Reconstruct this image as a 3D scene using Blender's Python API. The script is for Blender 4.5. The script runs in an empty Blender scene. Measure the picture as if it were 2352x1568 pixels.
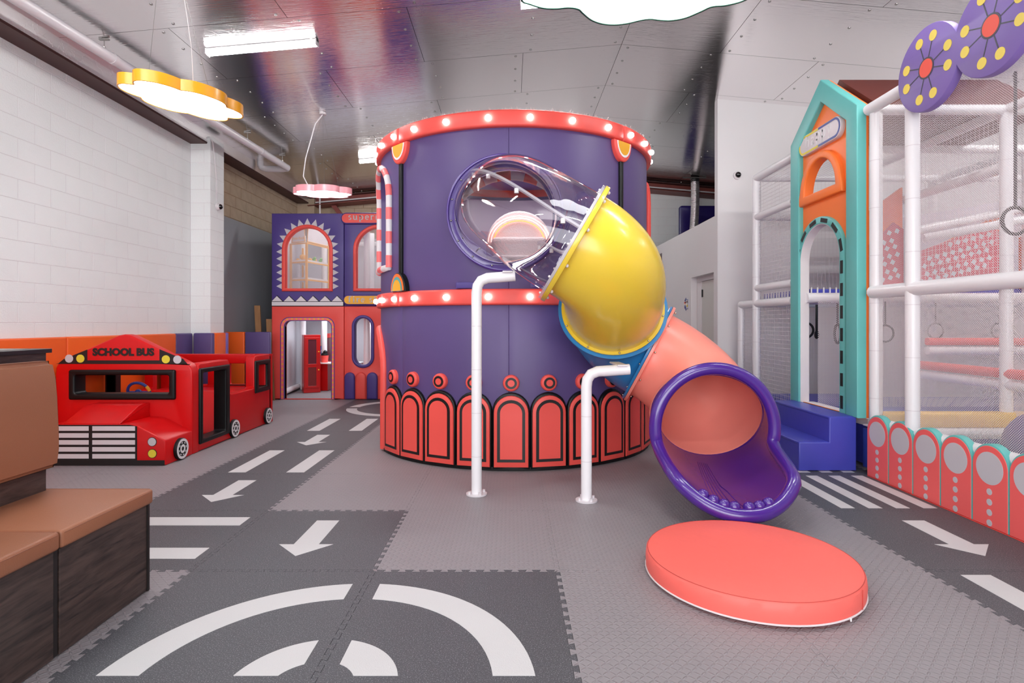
import bpy, bmesh, math, random
from mathutils import Vector, Matrix
from mathutils.geometry import tessellate_polygon
random.seed(7)
sc = bpy.context.scene
COL = sc.collection
PI = math.pi
sin, cos = math.sin, math.cos
R = math.radians

# ------------------------------------------------------------------ camera / world / lights
F, H, VX, VY = 1315.0, 1.346, 1173.0, 742.0
cam_d = bpy.data.cameras.new('camera'); cam = bpy.data.objects.new('camera', cam_d); COL.objects.link(cam)
cam.location = (0, 0, H); cam.rotation_euler = (PI/2, 0, 0)
cam_d.sensor_width = 36; cam_d.lens = F/2352*36
cam_d.shift_x = (1176-VX)/2352; cam_d.shift_y = -(784-VY)/2352
cam_d.clip_start = .05; cam_d.clip_end = 100
sc.camera = cam
w = bpy.data.worlds.new('world'); sc.world = w; w.use_nodes = True
w.node_tree.nodes['Background'].inputs[0].default_value = (.9, .93, 1, 1)
w.node_tree.nodes['Background'].inputs[1].default_value = .6
sc.view_settings.view_transform = 'Standard'; sc.view_settings.look = 'None'
sc.view_settings.exposure = 0.22; sc.view_settings.gamma = 1; sc.view_settings.use_curve_mapping = False
sc.cycles.max_bounces = 10; sc.cycles.transparent_max_bounces = 24
sc.cycles.glossy_bounces = 5; sc.cycles.diffuse_bounces = 4; sc.cycles.transmission_bounces = 6
sc.cycles.sample_clamp_indirect = 6; sc.cycles.caustics_reflective = False; sc.cycles.caustics_refractive = False

def area(name, loc, rot, sx, sy, power, color=(1, 1, 1)):
    l = bpy.data.lights.new(name, 'AREA'); l.shape = 'RECTANGLE'; l.size = sx; l.size_y = sy
    l.energy = power; l.color = color
    o = bpy.data.objects.new(name, l); o.location = loc; o.rotation_euler = rot; COL.objects.link(o); return o
# soft area fill added behind the camera, as from an assumed glazed front
area('front_fill', (-.4, -3.6, 2.0), (R(90), 0, R(-8)), 8.4, 3.2, 470, (.97, .975, 1))
area('station_room_light', (-3.2, 11.3, 1.55), (0, 0, 0), 1.4, 1.4, 24, (.85, .95, 1))
area('market_room_light', (-3.2, 11.0, 3.2), (0, 0, 0), 1.8, 1.4, 10, (1, .97, .95))
area('tower_fill', (0.03, 6.8, 3.2), (0, 0, 0), 1.2, 1.2, 20, (1, .95, .95))  # fill added inside the tower to brighten its interior

# ------------------------------------------------------------------ materials
def lin(c):
    c = c/255
    return c/12.92 if c <= .04045 else ((c+.055)/1.055)**2.4
def rgb(r, g, b): return (lin(r), lin(g), lin(b), 1)
MATS = {}
def mat(name, col, rough=.5, metal=0, bump=0, bscale=60, var=0, vscale=3, spec=.5, emit=None, estr=0, coat=0, stretch=None):
    if name in MATS: return MATS[name]
    m = bpy.data.materials.new(name); m.use_nodes = True; nt = m.node_tree; b = nt.nodes['Principled BSDF']
    c = rgb(*col)
    b.inputs['Base Color'].default_value = c; b.inputs['Roughness'].default_value = rough
    b.inputs['Metallic'].default_value = metal; b.inputs['Specular IOR Level'].default_value = spec
    b.inputs['Coat Weight'].default_value = coat; b.inputs['Coat Roughness'].default_value = .12
    tc = nt.nodes.new('ShaderNodeTexCoord'); src = tc.outputs['Object']
    if stretch:
        mp = nt.nodes.new('ShaderNodeMapping'); mp.inputs['Scale'].default_value = stretch
        nt.links.new(src, mp.inputs[0]); src = mp.outputs[0]
    if emit:
        b.inputs['Emission Color'].default_value = rgb(*emit); b.inputs['Emission Strength'].default_value = estr
    if var:
        n = nt.nodes.new('ShaderNodeTexNoise'); n.inputs['Scale'].default_value = vscale; n.inputs['Detail'].default_value = 5
        nt.links.new(src, n.inputs['Vector'])
        mx = nt.nodes.new('ShaderNodeMix'); mx.data_type = 'RGBA'
        mx.inputs['A'].default_value = tuple(max(0, x*(1-var)) for x in c[:3])+(1,)
        mx.inputs['B'].default_value = tuple(min(1, x*(1+var)) for x in c[:3])+(1,)
        nt.links.new(n.outputs['Fac'], mx.inputs['Factor']); nt.links.new(mx.outputs['Result'], b.inputs['Base Color'])
    if bump:
        n = nt.nodes.new('ShaderNodeTexNoise'); n.inputs['Scale'].default_value = bscale; n.inputs['Detail'].default_value = 4
        nt.links.new(src, n.inputs['Vector'])
        bp = nt.nodes.new('ShaderNodeBump'); bp.inputs['Strength'].default_value = bump; bp.inputs['Distance'].default_value = .01
        nt.links.new(n.outputs['Fac'], bp.inputs['Height']); nt.links.new(bp.outputs['Normal'], b.inputs['Normal'])
    MATS[name] = m; return m
def vinyl(name, col, rough=.42, bump=.06): return mat(name, col, rough, bump=bump, bscale=14, var=.05, vscale=4, spec=.4)
V_purple = vinyl('purple_vinyl', (90, 73, 124)); V_deep = vinyl('deep_purple_vinyl', (76, 60, 130)); V_lilac = vinyl('lilac_vinyl', (128, 104, 176))
V_coral = vinyl('coral_vinyl', (240, 88, 80)); V_red = vinyl('facade_red_vinyl', (236, 82, 74)); V_bus = vinyl('bus_red_vinyl', (208, 7, 13), .38)
V_orange = vinyl('orange_vinyl', (240, 98, 26)); V_tang = vinyl('tangerine_vinyl', (255, 126, 54)); V_teal = vinyl('teal_vinyl', (104, 186, 182))
V_black = mat('black_vinyl', (11, 12, 14), .42, bump=.06, bscale=14, spec=.3); V_white = vinyl('white_vinyl', (226, 220, 222)); V_fence = vinyl('fence_coral_vinyl', (248, 104, 102)); V_blue = vinyl('blue_vinyl', (68, 72, 176), .36, .12)
V_yellow = vinyl('yellow_vinyl', (246, 196, 54)); V_mat = vinyl('landing_mat_vinyl', (255, 112, 102), .5, .25); V_gold = vinyl('gold_vinyl', (244, 176, 48))
V_pink = vinyl('pink_vinyl', (250, 120, 120)); V_brownroof = vinyl('brown_vinyl', (96, 44, 36)); V_navy = vinyl('navy_vinyl', (44, 62, 140))
S_yellow = mat('yellow_print', (226, 208, 60), .5); S_lemon = mat('lemon_print', (240, 216, 92), .5); S_white = mat('white_print', (224, 216, 220), .5)
S_black = mat('black_print', (14, 14, 16), .45); S_red = mat('red_print', (240, 84, 66), .5); S_grey = mat('grey_print', (200, 196, 202), .5)
S_char = mat('charcoal_print', (58, 56, 72), .5); S_orange = mat('orange_print', (255, 120, 50), .5); S_teal = mat('teal_print', (88, 166, 166), .5)
S_bright = mat('bright_white_print', (244, 242, 244), .5)
PL_yellow = mat('yellow_plastic', (228, 196, 60), .26, bump=.05, bscale=5, spec=.5, coat=.2)
PL_blue = mat('blue_plastic', (44, 126, 186), .3, bump=.05, bscale=5); PL_salmon = mat('salmon_plastic', (255, 150, 134), .33, bump=.05, bscale=5, var=.04)
PL_purple = mat('purple_plastic', (72, 34, 136), .24, bump=.06, bscale=5, spec=.6, coat=.3); PL_white = mat('white_plastic', (226, 220, 222), .3)
W_pad = mat('white_foam_sleeve', (238, 235, 238), .28, bump=.25, bscale=9, spec=.5)
P_white = mat('white_pipe_paint', (222, 216, 220), .35)
M_steel = mat('steel', (170, 168, 165), .3, 1); M_bolt = mat('bolt_steel', (190, 184, 170), .25, 1); M_dark = mat('dark_gap', (20, 18, 20), .8)
M_beam = mat('oxide_red_steel', (74, 42, 40), .55, var=.2, vscale=6); M_beam2 = mat('oxide_red_rafter', (128, 62, 56), .5, var=.15, vscale=6)
M_wallp = mat('white_painted_block', (234, 235, 235), .62, bump=.35, bscale=70, var=.025, vscale=1.5)
M_joint = mat('painted_joint', (214, 207, 211), .8)
M_tan = mat('bare_block', (176, 156, 134), .9, bump=.5, bscale=60, var=.16, vscale=7); M_tanj = mat('bare_joint', (150, 124, 100), .95)
M_plaster = mat('white_plaster', (228, 223, 224), .6, var=.01); M_greyp = mat('grey_wall_paint', (150, 151, 156), .7, var=.03)
M_net = mat('white_net_cord', (222, 213, 216), .6); M_rope = mat('black_rope', (34, 32, 34), .8)
M_brown = mat('brown_leatherette', (156, 101, 74), .42, bump=.15, bscale=220, var=.05, spec=.4)
M_glow = mat('lamp_diffuser', (250, 252, 255), .5, emit=(250, 253, 255), estr=11)
M_tubeglow = mat('tube_light', (255, 255, 255), .5, emit=(253, 253, 252), estr=95)
M_bulb = mat('bulb_glow', (255, 255, 255), .5, emit=(255, 246, 246), estr=34)
M_led = mat('led_strip', (255, 150, 60), .5, emit=(255, 140, 60), estr=2.2); M_ledp = mat('led_strip_pink', (255, 200, 200), .5, emit=(255, 200, 190), estr=1.6)
M_ledc = mat('led_cyan', (150, 240, 255), .5, emit=(140, 235, 255), estr=30); M_ledv = mat('led_violet', (150, 120, 255), .5, emit=(130, 100, 255), estr=30)
M_orangem = mat('orange_enamel', (246, 168, 30), .25, coat=.4); M_pinkm = mat('pink_enamel', (242, 160, 170), .3, coat=.3); M_greenm = mat('green_enamel', (16, 62, 46), .3, coat=.3)
M_cupb = mat('red_lacquer', (186, 8, 10), .3, coat=.2); M_smoke = mat('smoked_pane', (92, 40, 52), .2); M_fuzz = mat('white_plush', (236, 222, 220), .95, bump=1, bscale=60)
M_fluff = mat('plush_fringe', (240, 224, 222), .9)
M_ply = mat('timber_plank', (150, 108, 70), .7, var=.3, vscale=3, stretch=(12, 12, .8))

# dark laminate with grain
def wood_mat():
    m = bpy.data.materials.new('dark_wood_laminate'); m.use_nodes = True; nt = m.node_tree; b = nt.nodes['Principled BSDF']; L = nt.links.new
    tc = nt.nodes.new('ShaderNodeTexCoord'); mp = nt.nodes.new('ShaderNodeMapping'); mp.inputs['Scale'].default_value = (10, 1.2, 10)
    L(tc.outputs['Object'], mp.inputs[0])
    n = nt.nodes.new('ShaderNodeTexNoise'); n.inputs['Scale'].default_value = 2.2; n.inputs['Detail'].default_value = 9; n.inputs['Distortion'].default_value = 1.6
    L(mp.outputs[0], n.inputs['Vector'])
    n2 = nt.nodes.new('ShaderNodeTexNoise'); n2.inputs['Scale'].default_value = 14; n2.inputs['Detail'].default_value = 6; L(mp.outputs[0], n2.inputs['Vector'])
    md = nt.nodes.new('ShaderNodeMath'); md.operation = 'MULTIPLY_ADD'; md.inputs[1].default_value = .35; L(n2.outputs['Fac'], md.inputs[0]); L(n.outputs['Fac'], md.inputs[2])
    cr = nt.nodes.new('ShaderNodeValToRGB'); e = cr.color_ramp.elements
    e[0].position = .45; e[0].color = rgb(34, 27, 27); e[1].position = .88; e[1].color = rgb(84, 67, 62)
    L(md.outputs[0], cr.inputs[0]); L(cr.outputs[0], b.inputs['Base Color']); b.inputs['Roughness'].default_value = .42
    bp = nt.nodes.new('ShaderNodeBump'); bp.inputs['Strength'].default_value = .15; bp.inputs['Distance'].default_value = .004
    L(md.outputs[0], bp.inputs['Height']); L(bp.outputs[0], b.inputs['Normal']); return m
M_wood = wood_mat()

def foil_mat(name, rough, crinkle, smear=.5, ax=1):
    """reflective foil: rolled grain across the roll smears reflections one way; creases in patches"""
    m = bpy.data.materials.new(name); m.use_nodes = True; nt = m.node_tree; b = nt.nodes['Principled BSDF']; L = nt.links.new
    b.inputs['Base Color'].default_value = (.90, .87, .875, 1); b.inputs['Metallic'].default_value = 1; b.inputs['Roughness'].default_value = rough
    geo = nt.nodes.new('ShaderNodeNewGeometry')
    def noise(scale, detail, mapping=None):
        n = nt.nodes.new('ShaderNodeTexNoise'); n.inputs['Scale'].default_value = scale; n.inputs['Detail'].default_value = detail
        if mapping:
            mp = nt.nodes.new('ShaderNodeMapping'); mp.inputs['Scale'].default_value = mapping; L(geo.outputs['Position'], mp.inputs[0]); L(mp.outputs[0], n.inputs['Vector'])
        else: L(geo.outputs['Position'], n.inputs['Vector'])
        return n
    def bump(h, st, dist, prev=None):
        b_ = nt.nodes.new('ShaderNodeBump'); b_.inputs['Strength'].default_value = st; b_.inputs['Distance'].default_value = dist; L(h, b_.inputs['Height'])
        if prev is not None: L(prev.outputs[0], b_.inputs['Normal'])
        return b_
    big = noise(.7, 1); grain = noise(1, 2, (4, 60, 4) if ax == 1 else (4, 4, 60)); fine = noise(150, 2)
    wav = nt.nodes.new('ShaderNodeTexVoronoi'); wav.feature = 'DISTANCE_TO_EDGE'; wav.inputs['Scale'].default_value = 7
    dn = noise(5, 4); mxv = nt.nodes.new('ShaderNodeMix'); mxv.data_type = 'VECTOR'; mxv.inputs['Factor'].default_value = .3
    L(geo.outputs['Position'], mxv.inputs['A']); L(dn.outputs['Color'], mxv.inputs['B']); L(mxv.outputs['Result'], wav.inputs['Vector'])
    cr = nt.nodes.new('ShaderNodeMapRange'); cr.inputs['From Max'].default_value = .012; cr.inputs['To Min'].default_value = 1; cr.inputs['To Max'].default_value = 0
    L(wav.outputs['Distance'], cr.inputs['Value'])
    pm = noise(1.1, 1); pr = nt.nodes.new('ShaderNodeMapRange'); pr.inputs['From Min'].default_value = .5 if ax == 1 else .2; pr.inputs['From Max'].default_value = .62; L(pm.outputs['Fac'], pr.inputs['Value'])
    mu = nt.nodes.new('ShaderNodeMath'); mu.operation = 'MULTIPLY'; L(cr.outputs[0], mu.inputs[0]); L(pr.outputs[0], mu.inputs[1])
    o = bump(big.outputs['Fac'], .10, .05); o = bump(grain.outputs['Fac'], smear, .004, o); o = bump(mu.outputs[0], crinkle, .003, o); o = bump(fine.outputs['Fac'], .06, .002, o)
    L(o.outputs[0], b.inputs['Normal']); return m
M_foil = foil_mat('reflective_foil', .15, .10, .42); M_foilw = foil_mat('crinkled_foil', .36, 1.0, .3, 2)

def tile_mat(name, col, diamond):
    m = bpy.data.materials.new(name); m.use_nodes = True; nt = m.node_tree; b = nt.nodes['Principled BSDF']; L = nt.links.new
    geo = nt.nodes.new('ShaderNodeNewGeometry')
    def mth(op, a, bb=None, c=None):
        n = nt.nodes.new('ShaderNodeMath'); n.operation = op
        for i, x in enumerate((a, bb, c)):
            if x is None: continue
            if isinstance(x, (int, float)): n.inputs[i].default_value = x
            else: L(x, n.inputs[i])
        return n.outputs[0]
    f = nt.nodes.new('ShaderNodeTexNoise'); f.inputs['Scale'].default_value = 260 if diamond else 200; f.inputs['Detail'].default_value = 3; L(geo.outputs['Position'], f.inputs['Vector'])
    if diamond:
        sp = nt.nodes.new('ShaderNodeSeparateXYZ'); L(geo.outputs['Position'], sp.inputs[0])
        p = .027
        u = mth('DIVIDE', sp.outputs[0], p); v = mth('DIVIDE', sp.outputs[1], p)
        fu, fv = mth('FLOOR', u), mth('FLOOR', v)
        a = mth('SUBTRACT', mth('SUBTRACT', u, fu), .5); c = mth('SUBTRACT', mth('SUBTRACT', v, fv), .5)
        par = mth('MODULO', mth('ABSOLUTE', mth('ADD', fu, fv)), 2)
        sg = mth('SUBTRACT', 1, mth('MULTIPLY', 2, mth('ROUND', par)))
        cs = mth('MULTIPLY', c, sg)
        al = mth('MULTIPLY', mth('ADD', a, cs), .7071); ac = mth('MULTIPLY', mth('SUBTRACT', a, cs), .7071)
        e = mth('ADD', mth('POWER', mth('DIVIDE', al, .56), 2), mth('POWER', mth('DIVIDE', ac, .19), 2))
        hgt = mth('MAXIMUM', mth('SUBTRACT', 1, e), 0)
        hgt = mth('POWER', hgt, .6)
        hsum = mth('ADD', hgt, mth('MULTIPLY', f.outputs['Fac'], .25))
    else: hsum = f.outputs['Fac']
    bp = nt.nodes.new('ShaderNodeBump'); bp.inputs['Strength'].default_value = 1.0 if diamond else .8; bp.inputs['Distance'].default_value = .003 if diamond else .0018
    L(hsum, bp.inputs['Height']); L(bp.outputs[0], b.inputs['Normal'])
    big = nt.nodes.new('ShaderNodeTexNoise'); big.inputs['Scale'].default_value = .9; big.inputs['Detail'].default_value = 4; L(geo.outputs['Position'], big.inputs['Vector'])
    mx = nt.nodes.new('ShaderNodeMix'); mx.data_type = 'RGBA'; c = rgb(*col)
    k = .06
    mx.inputs['A'].default_value = tuple(x*(1-k) for x in c[:3])+(1,); mx.inputs['B'].default_value = tuple(x*(1+k) for x in c[:3])+(1,)
    L(big.outputs['Fac'], mx.inputs['Factor'])
    if not diamond and col[0] < 150:
        mr = nt.nodes.new('ShaderNodeMapRange'); mr.inputs['From Min'].default_value = .54; mr.inputs['From Max'].default_value = .7; mr.inputs['To Max'].default_value = .42; L(f.outputs['Fac'], mr.inputs['Value'])
        m2 = nt.nodes.new('ShaderNodeMix'); m2.data_type = 'RGBA'; m2.inputs['B'].default_value = rgb(190, 188, 195)
        L(mr.outputs[0], m2.inputs['Factor']); L(mx.outputs['Result'], m2.inputs['A']); L(m2.outputs['Result'], b.inputs['Base Color'])
    else: L(mx.outputs['Result'], b.inputs['Base Color'])
    b.inputs['Roughness'].default_value = .5; b.inputs['Specular IOR Level'].default_value = .45; return m
M_tgrey = tile_mat('grey_eva_tile', (146, 140, 144), True); M_tdark = tile_mat('dark_eva_tile', (75, 76, 81), False); M_tmark = tile_mat('white_road_marking', (212, 210, 211), False)

def clear_mat():
    m = bpy.data.materials.new('clear_polycarbonate'); m.use_nodes = True; nt = m.node_tree; L = nt.links.new
    nt.nodes.remove(nt.nodes['Principled BSDF']); out = nt.nodes['Material Output']
    t = nt.nodes.new('ShaderNodeBsdfTransparent'); t.inputs[0].default_value = (.93, .915, .935, 1)
    g = nt.nodes.new('ShaderNodeBsdfGlossy'); g.inputs['Roughness'].default_value = .04
    lw = nt.nodes.new('ShaderNodeLayerWeight'); lw.inputs['Blend'].default_value = .5
    pw_ = nt.nodes.new('ShaderNodeMath'); pw_.operation = 'POWER'; pw_.inputs[1].default_value = 2.6; L(lw.outputs['Facing'], pw_.inputs[0])
    mr = nt.nodes.new('ShaderNodeMath'); mr.operation = 'MULTIPLY_ADD'; mr.inputs[1].default_value = .8; mr.inputs[2].default_value = .06; mr.use_clamp = True
    L(pw_.outputs[0], mr.inputs[0])
    n = nt.nodes.new('ShaderNodeTexNoise'); n.inputs['Scale'].default_value = 5
    tc = nt.nodes.new('ShaderNodeTexCoord'); L(tc.outputs['Object'], n.inputs['Vector'])
    bp = nt.nodes.new('ShaderNodeBump'); bp.inputs['Strength'].default_value = .08; bp.inputs['Distance'].default_value = .02; L(n.outputs['Fac'], bp.inputs['Height']); L(bp.outputs[0], g.inputs['Normal'])
    mx = nt.nodes.new('ShaderNodeMixShader'); L(mr.outputs[0], mx.inputs[0]); L(t.outputs[0], mx.inputs[1]); L(g.outputs[0], mx.inputs[2]); L(mx.outputs[0], out.inputs[0])
    return m
M_clear = clear_mat()
M_cledge = bpy.data.materials.new('polycarbonate_edge'); M_cledge.use_nodes = True
_b = M_cledge.node_tree.nodes['Principled BSDF']; _b.inputs['Base Color'].default_value = (.82, .80, .86, 1); _b.inputs['Roughness'].default_value = .12; _b.inputs['Alpha'].default_value = .38

# ------------------------------------------------------------------ object helpers (everything is authored in world coordinates)
ORG = {}
def link(o, parent, origin):
    COL.objects.link(o); origin = Vector(origin); ORG[o.name] = origin
    if parent is not None:
        o.parent = parent; o.location = origin - ORG[parent.name]
    else: o.location = origin
    return o
def tag(o, label=None, cat=None, group=None, kind=None):
    if label: o['label'] = label
    if cat: o['category'] = cat
    if group: o['group'] = group
    if kind: o['kind'] = kind
    return o
def thing(name, label, cat, loc, group=None):
    return tag(link(bpy.data.objects.new(name, None), None, loc), label, cat, group)
def structure(name, loc=(0, 0, 0)):
    return tag(link(bpy.data.objects.new(name, None), None, loc), kind='structure')
def part(name, vf, m, parent=None, smooth=None, origin=None, **kw):
    vs, fs = vf
    if origin is None:
        if parent is not None: origin = ORG[parent.name]
        else:
            xs = [v[0] for v in vs]; ys = [v[1] for v in vs]; zs = [v[2] for v in vs]
            origin = ((min(xs)+max(xs))/2, (min(ys)+max(ys))/2, min(zs))
    o_ = Vector(origin)
    me = bpy.data.meshes.new(name); me.from_pydata([Vector(v)-o_ for v in vs], [], fs)
    me.validate(); me.materials.append(m)
    if smooth is not None:
        me.polygons.foreach_set('use_smooth', [True]*len(me.polygons)); me.set_sharp_from_angle(angle=R(smooth))
    me.update(); o = bpy.data.objects.new(name, me); link(o, parent, origin)
    return tag(o, **kw)
def dup(o, delta, parent=None, name=None):
    c = o.copy(); COL.objects.link(c); c.name = name or o.name.split('.')[0]
    org = ORG[o.name] + Vector(delta); ORG[c.name] = org
    p = parent if parent is not None else o.parent
    if p is not None: c.parent = p; c.location = org - ORG[p.name]
    else: c.location = org
    return c
def merge(*vfs):
    V, Fc = [], []
    for vs, fs in vfs:
        k = len(V); V += list(vs); Fc += [tuple(i+k for i in f) for f in fs]
    return V, Fc
def box(x0, x1, y0, y1, z0, z1, b=0, seg=2):
    if b <= 0:
        v = [(x, y, z) for x in (x0, x1) for y in (y0, y1) for z in (z0, z1)]
        return v, [(0, 1, 3, 2), (4, 6, 7, 5), (0, 4, 5, 1), (2, 3, 7, 6), (0, 2, 6, 4), (1, 5, 7, 3)]
    bm = bmesh.new(); r = bmesh.ops.create_cube(bm, size=1)
    for v in bm.verts: v.co = Vector(((x0+x1)/2+v.co.x*(x1-x0), (y0+y1)/2+v.co.y*(y1-y0), (z0+z1)/2+v.co.z*(z1-z0)))
    bmesh.ops.bevel(bm, geom=bm.edges[:], offset=b, segments=seg, profile=.5, affect='EDGES')
    return from_bm(bm)
def from_bm(bm):
    bm.verts.index_update(); vf = ([v.co.copy() for v in bm.verts], [tuple(v.index for v in f.verts) for f in bm.faces]); bm.free(); return vf
def hull(pts, b=0, seg=2):
    bm = bmesh.new()
    for p in pts: bm.verts.new(p)
    r = bmesh.ops.convex_hull(bm, input=bm.verts[:])
    bmesh.ops.dissolve_limit(bm, angle_limit=R(2), verts=bm.verts[:], edges=bm.edges[:])
    if b: bmesh.ops.bevel(bm, geom=bm.edges[:], offset=b, segments=seg, profile=.5, affect='EDGES')
    bmesh.ops.recalc_face_normals(bm, faces=bm.faces[:])
    return from_bm(bm)
class Fr:
    """a plane: u right, v up, n towards the viewer of that plane"""
    def __init__(s, o, u, v): s.o, s.u, s.v = Vector(o), Vector(u), Vector(v); s.n = s.u.cross(s.v)
    def __call__(s, x, y, z=0): return s.o + s.u*x + s.v*y + s.n*z
def FY(Y): return Fr((0, Y, 0), (1, 0, 0), (0, 0, 1))          # faces the camera; x = X, y = Z
def FMX(X): return Fr((X, 0, 0), (0, -1, 0), (0, 0, 1))        # faces -X; x = -Y
def FPX(X): return Fr((X, 0, 0), (0, 1, 0), (0, 0, 1))         # faces +X; x = Y
def FUP(Z): return Fr((0, 0, Z), (1, 0, 0), (0, 1, 0))
def sarea(l): return sum(l[i-1][0]*l[i][1]-l[i][0]*l[i-1][1] for i in range(len(l)))/2
def clean(l):
    o = []
    for p in l:
        if not o or (abs(p[0]-o[-1][0])+abs(p[1]-o[-1][1])) > 1e-5: o.append((p[0], p[1]))
    if abs(o[0][0]-o[-1][0])+abs(o[0][1]-o[-1][1]) < 1e-5: o.pop()
    return o
def inset(l, b):
    n = len(l); r = []
    for i in range(n):
        p0, p1, p2 = Vector(l[i-1]), Vector(l[i]), Vector(l[(i+1) % n])
        d1 = (p1-p0).normalized(); d2 = (p2-p1).normalized()
        n1 = Vector((d1.y, -d1.x)); n2 = Vector((d2.y, -d2.x)); m = n1+n2
        if m.length < 1e-4: m = n1
        else: m = m/max(.35, m.length_squared/2)
        r.append(tuple(p1 - m*b))
    return r
def plate(loops, fr, w0, w1, b=0, seg=3, back=True):
    """solid of a 2-D outline (first loop) with holes (the others) between w0 and w1 of the frame, front edge rounded by b"""
    L = []
    for i, l in enumerate(loops):
        l = clean(l); a = sarea(l)
        if (i == 0) != (a > 0): l = l[::-1]
        L.append(l)
    rings = [(0, w0)]
    if b > 0:
        for k in range(seg+1):
            t = k/seg*PI/2; rings.append((b*(1-cos(t)), w1-b+b*sin(t)))
    else: rings.append((0, w1))
    V, Fc = [], []; first, last = [], []
    for l in L:
        n = len(l); base = None
        for ri, (ins, w) in enumerate(rings):
            pts = inset(l, ins) if ins else l; k = len(V)
            V += [fr(x, y, w) for x, y in pts]
            if ri == 0: first.append((k, pts))
            if ri == len(rings)-1: last.append((k, pts))
            if base is not None:
                for i in range(n): j = (i+1) % n; Fc.append((base+i, base+j, k+j, k+i))
            base = k
    def cap(data, flip):
        idx = [k+i for k, p in data for i in range(len(p))]
        for t in tessellate_polygon([[Vector((x, y, 0)) for x, y in p] for k, p in data]):
            t = [idx[i] for i in t]; a, bb, c = (V[i] for i in t)
            up = (bb-a).cross(c-a).dot(fr.n) > 0
            Fc.append(tuple(t) if up != flip else tuple(t[::-1]))
    cap(last, False)
    if back: cap(first, True)
    return V, Fc
def circ(cx, cy, r, n=28, a0=0, ry=None): return [(cx+r*cos(a0+2*PI*i/n), cy+(ry or r)*sin(a0+2*PI*i/n)) for i in range(n)]
def rect(x0, y0, x1, y1): return [(x0, y0), (x1, y0), (x1, y1), (x0, y1)]
def rrect(x0, y0, x1, y1, r, n=6):
    o = []
    for cx, cy, a in ((x1-r, y0+r, -90), (x1-r, y1-r, 0), (x0+r, y1-r, 90), (x0+r, y0+r, 180)):
        o += [(cx+r*cos(R(a+90*k/n)), cy+r*sin(R(a+90*k/n))) for k in range(n+1)]
    return o
def arch(cx, y0, hw, ys, ry=None, n=20):
    """straight sides from y0 to ys, (semi)circle above"""
    ry = ry or hw
    return [(cx-hw, y0), (cx+hw, y0)] + [(cx+hw*cos(PI*k/n), ys+ry*sin(PI*k/n)) for k in range(n+1)]
def pill(cx, y0, y1, hw, n=12): return rrect(cx-hw, y0, cx+hw, y1, hw*.999, n)
def tube(pts, r, n=12, caps=True, closed=False):
    pts = [Vector(p) for p in pts]; m = len(pts); rr = r if isinstance(r, (list, tuple)) else [r]*m
    T = []
    for i in range(m):
        a = pts[i-1] if (i > 0 or closed) else pts[i]; b = pts[(i+1) % m] if (i < m-1 or closed) else pts[i]
        T.append((b-a).normalized())
    up = Vector((0, 0, 1)) if abs(T[0].z) < .9 else Vector((1, 0, 0))
    N = (up - T[0]*up.dot(T[0])).normalized(); V, Fc = [], []
    for i in range(m):
        if i: N = (N - T[i]*N.dot(T[i])).normalized()
        B = T[i].cross(N)
        V += [pts[i]+(N*cos(2*PI*k/n)+B*sin(2*PI*k/n))*rr[i] for k in range(n)]
    for i in range(m if closed else m-1):
        j = (i+1) % m
        for k in range(n): l = (k+1) % n; Fc.append((i*n+k, i*n+l, j*n+l, j*n+k))
    if caps and not closed: Fc.append(tuple(range(n))[::-1]); Fc.append(tuple((m-1)*n+k for k in range(n)))
    return V, Fc
def ball(c, r, n=12, m=8, sz=1):
    V, Fc = [], []; c = Vector(c)
    for i in range(1, m):
        for k in range(n): V.append(c+Vector((r*sin(PI*i/m)*cos(2*PI*k/n), r*sin(PI*i/m)*sin(2*PI*k/n), sz*r*cos(PI*i/m))))
    V += [c+Vector((0, 0, r*sz)), c-Vector((0, 0, r*sz))]
    for i in range(m-2):
        for k in range(n): l = (k+1) % n; Fc.append((i*n+k, i*n+n+k, i*n+n+l, i*n+l))
    for k in range(n): l = (k+1) % n; Fc.append((len(V)-2, k, l)); Fc.append(((m-2)*n+k, len(V)-1, (m-2)*n+l))
    return V, Fc
def ribbons(fr, x0, x1, y0, y1, pitch, wd, diag=False, clip=None):
    """a net: thin square cords crossing in the plane of fr, cut to the rectangle (or to clip(x0,x1)->ymax)"""
    V, Fc = [], []; W, Hh = x1-x0, y1-y0
    def cord(a, b, z):
        a, b = Vector(a), Vector(b); d = (b-a)
        if d.length < 1e-3: return
        d.normalize(); s = Vector((-d.y, d.x))*wd/2; k = len(V); h = wd*.3
        for p in (a, b):
            for q, zz in ((p+s, z+h), (p-s, z+h), (p-s, z-h), (p+s, z-h)): V.append(fr(q.x, q.y, zz))
        for i in range(4): j = (i+1) % 4; Fc.append((k+i, k+4+i, k+4+j, k+j))
    if not diag:
        n = int(W/pitch)
        for i in range(1, n+1): cord((x0+i*pitch, y0), (x0+i*pitch, y1), 0)
        for i in range(1, int(Hh/pitch)+1): cord((x0, y0+i*pitch), (x1, y0+i*pitch), wd*.5)
    else:
        c = -Hh
        while c < W:
            a = max(c, 0); b = min(c+Hh, W)
            cord((x0+a, y0+a-c), (x0+b, y0+b-c), 0); cord((x0+a, y1-(a-c)), (x0+b, y1-(b-c)), wd*.5); c += pitch
    return V, Fc
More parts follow.
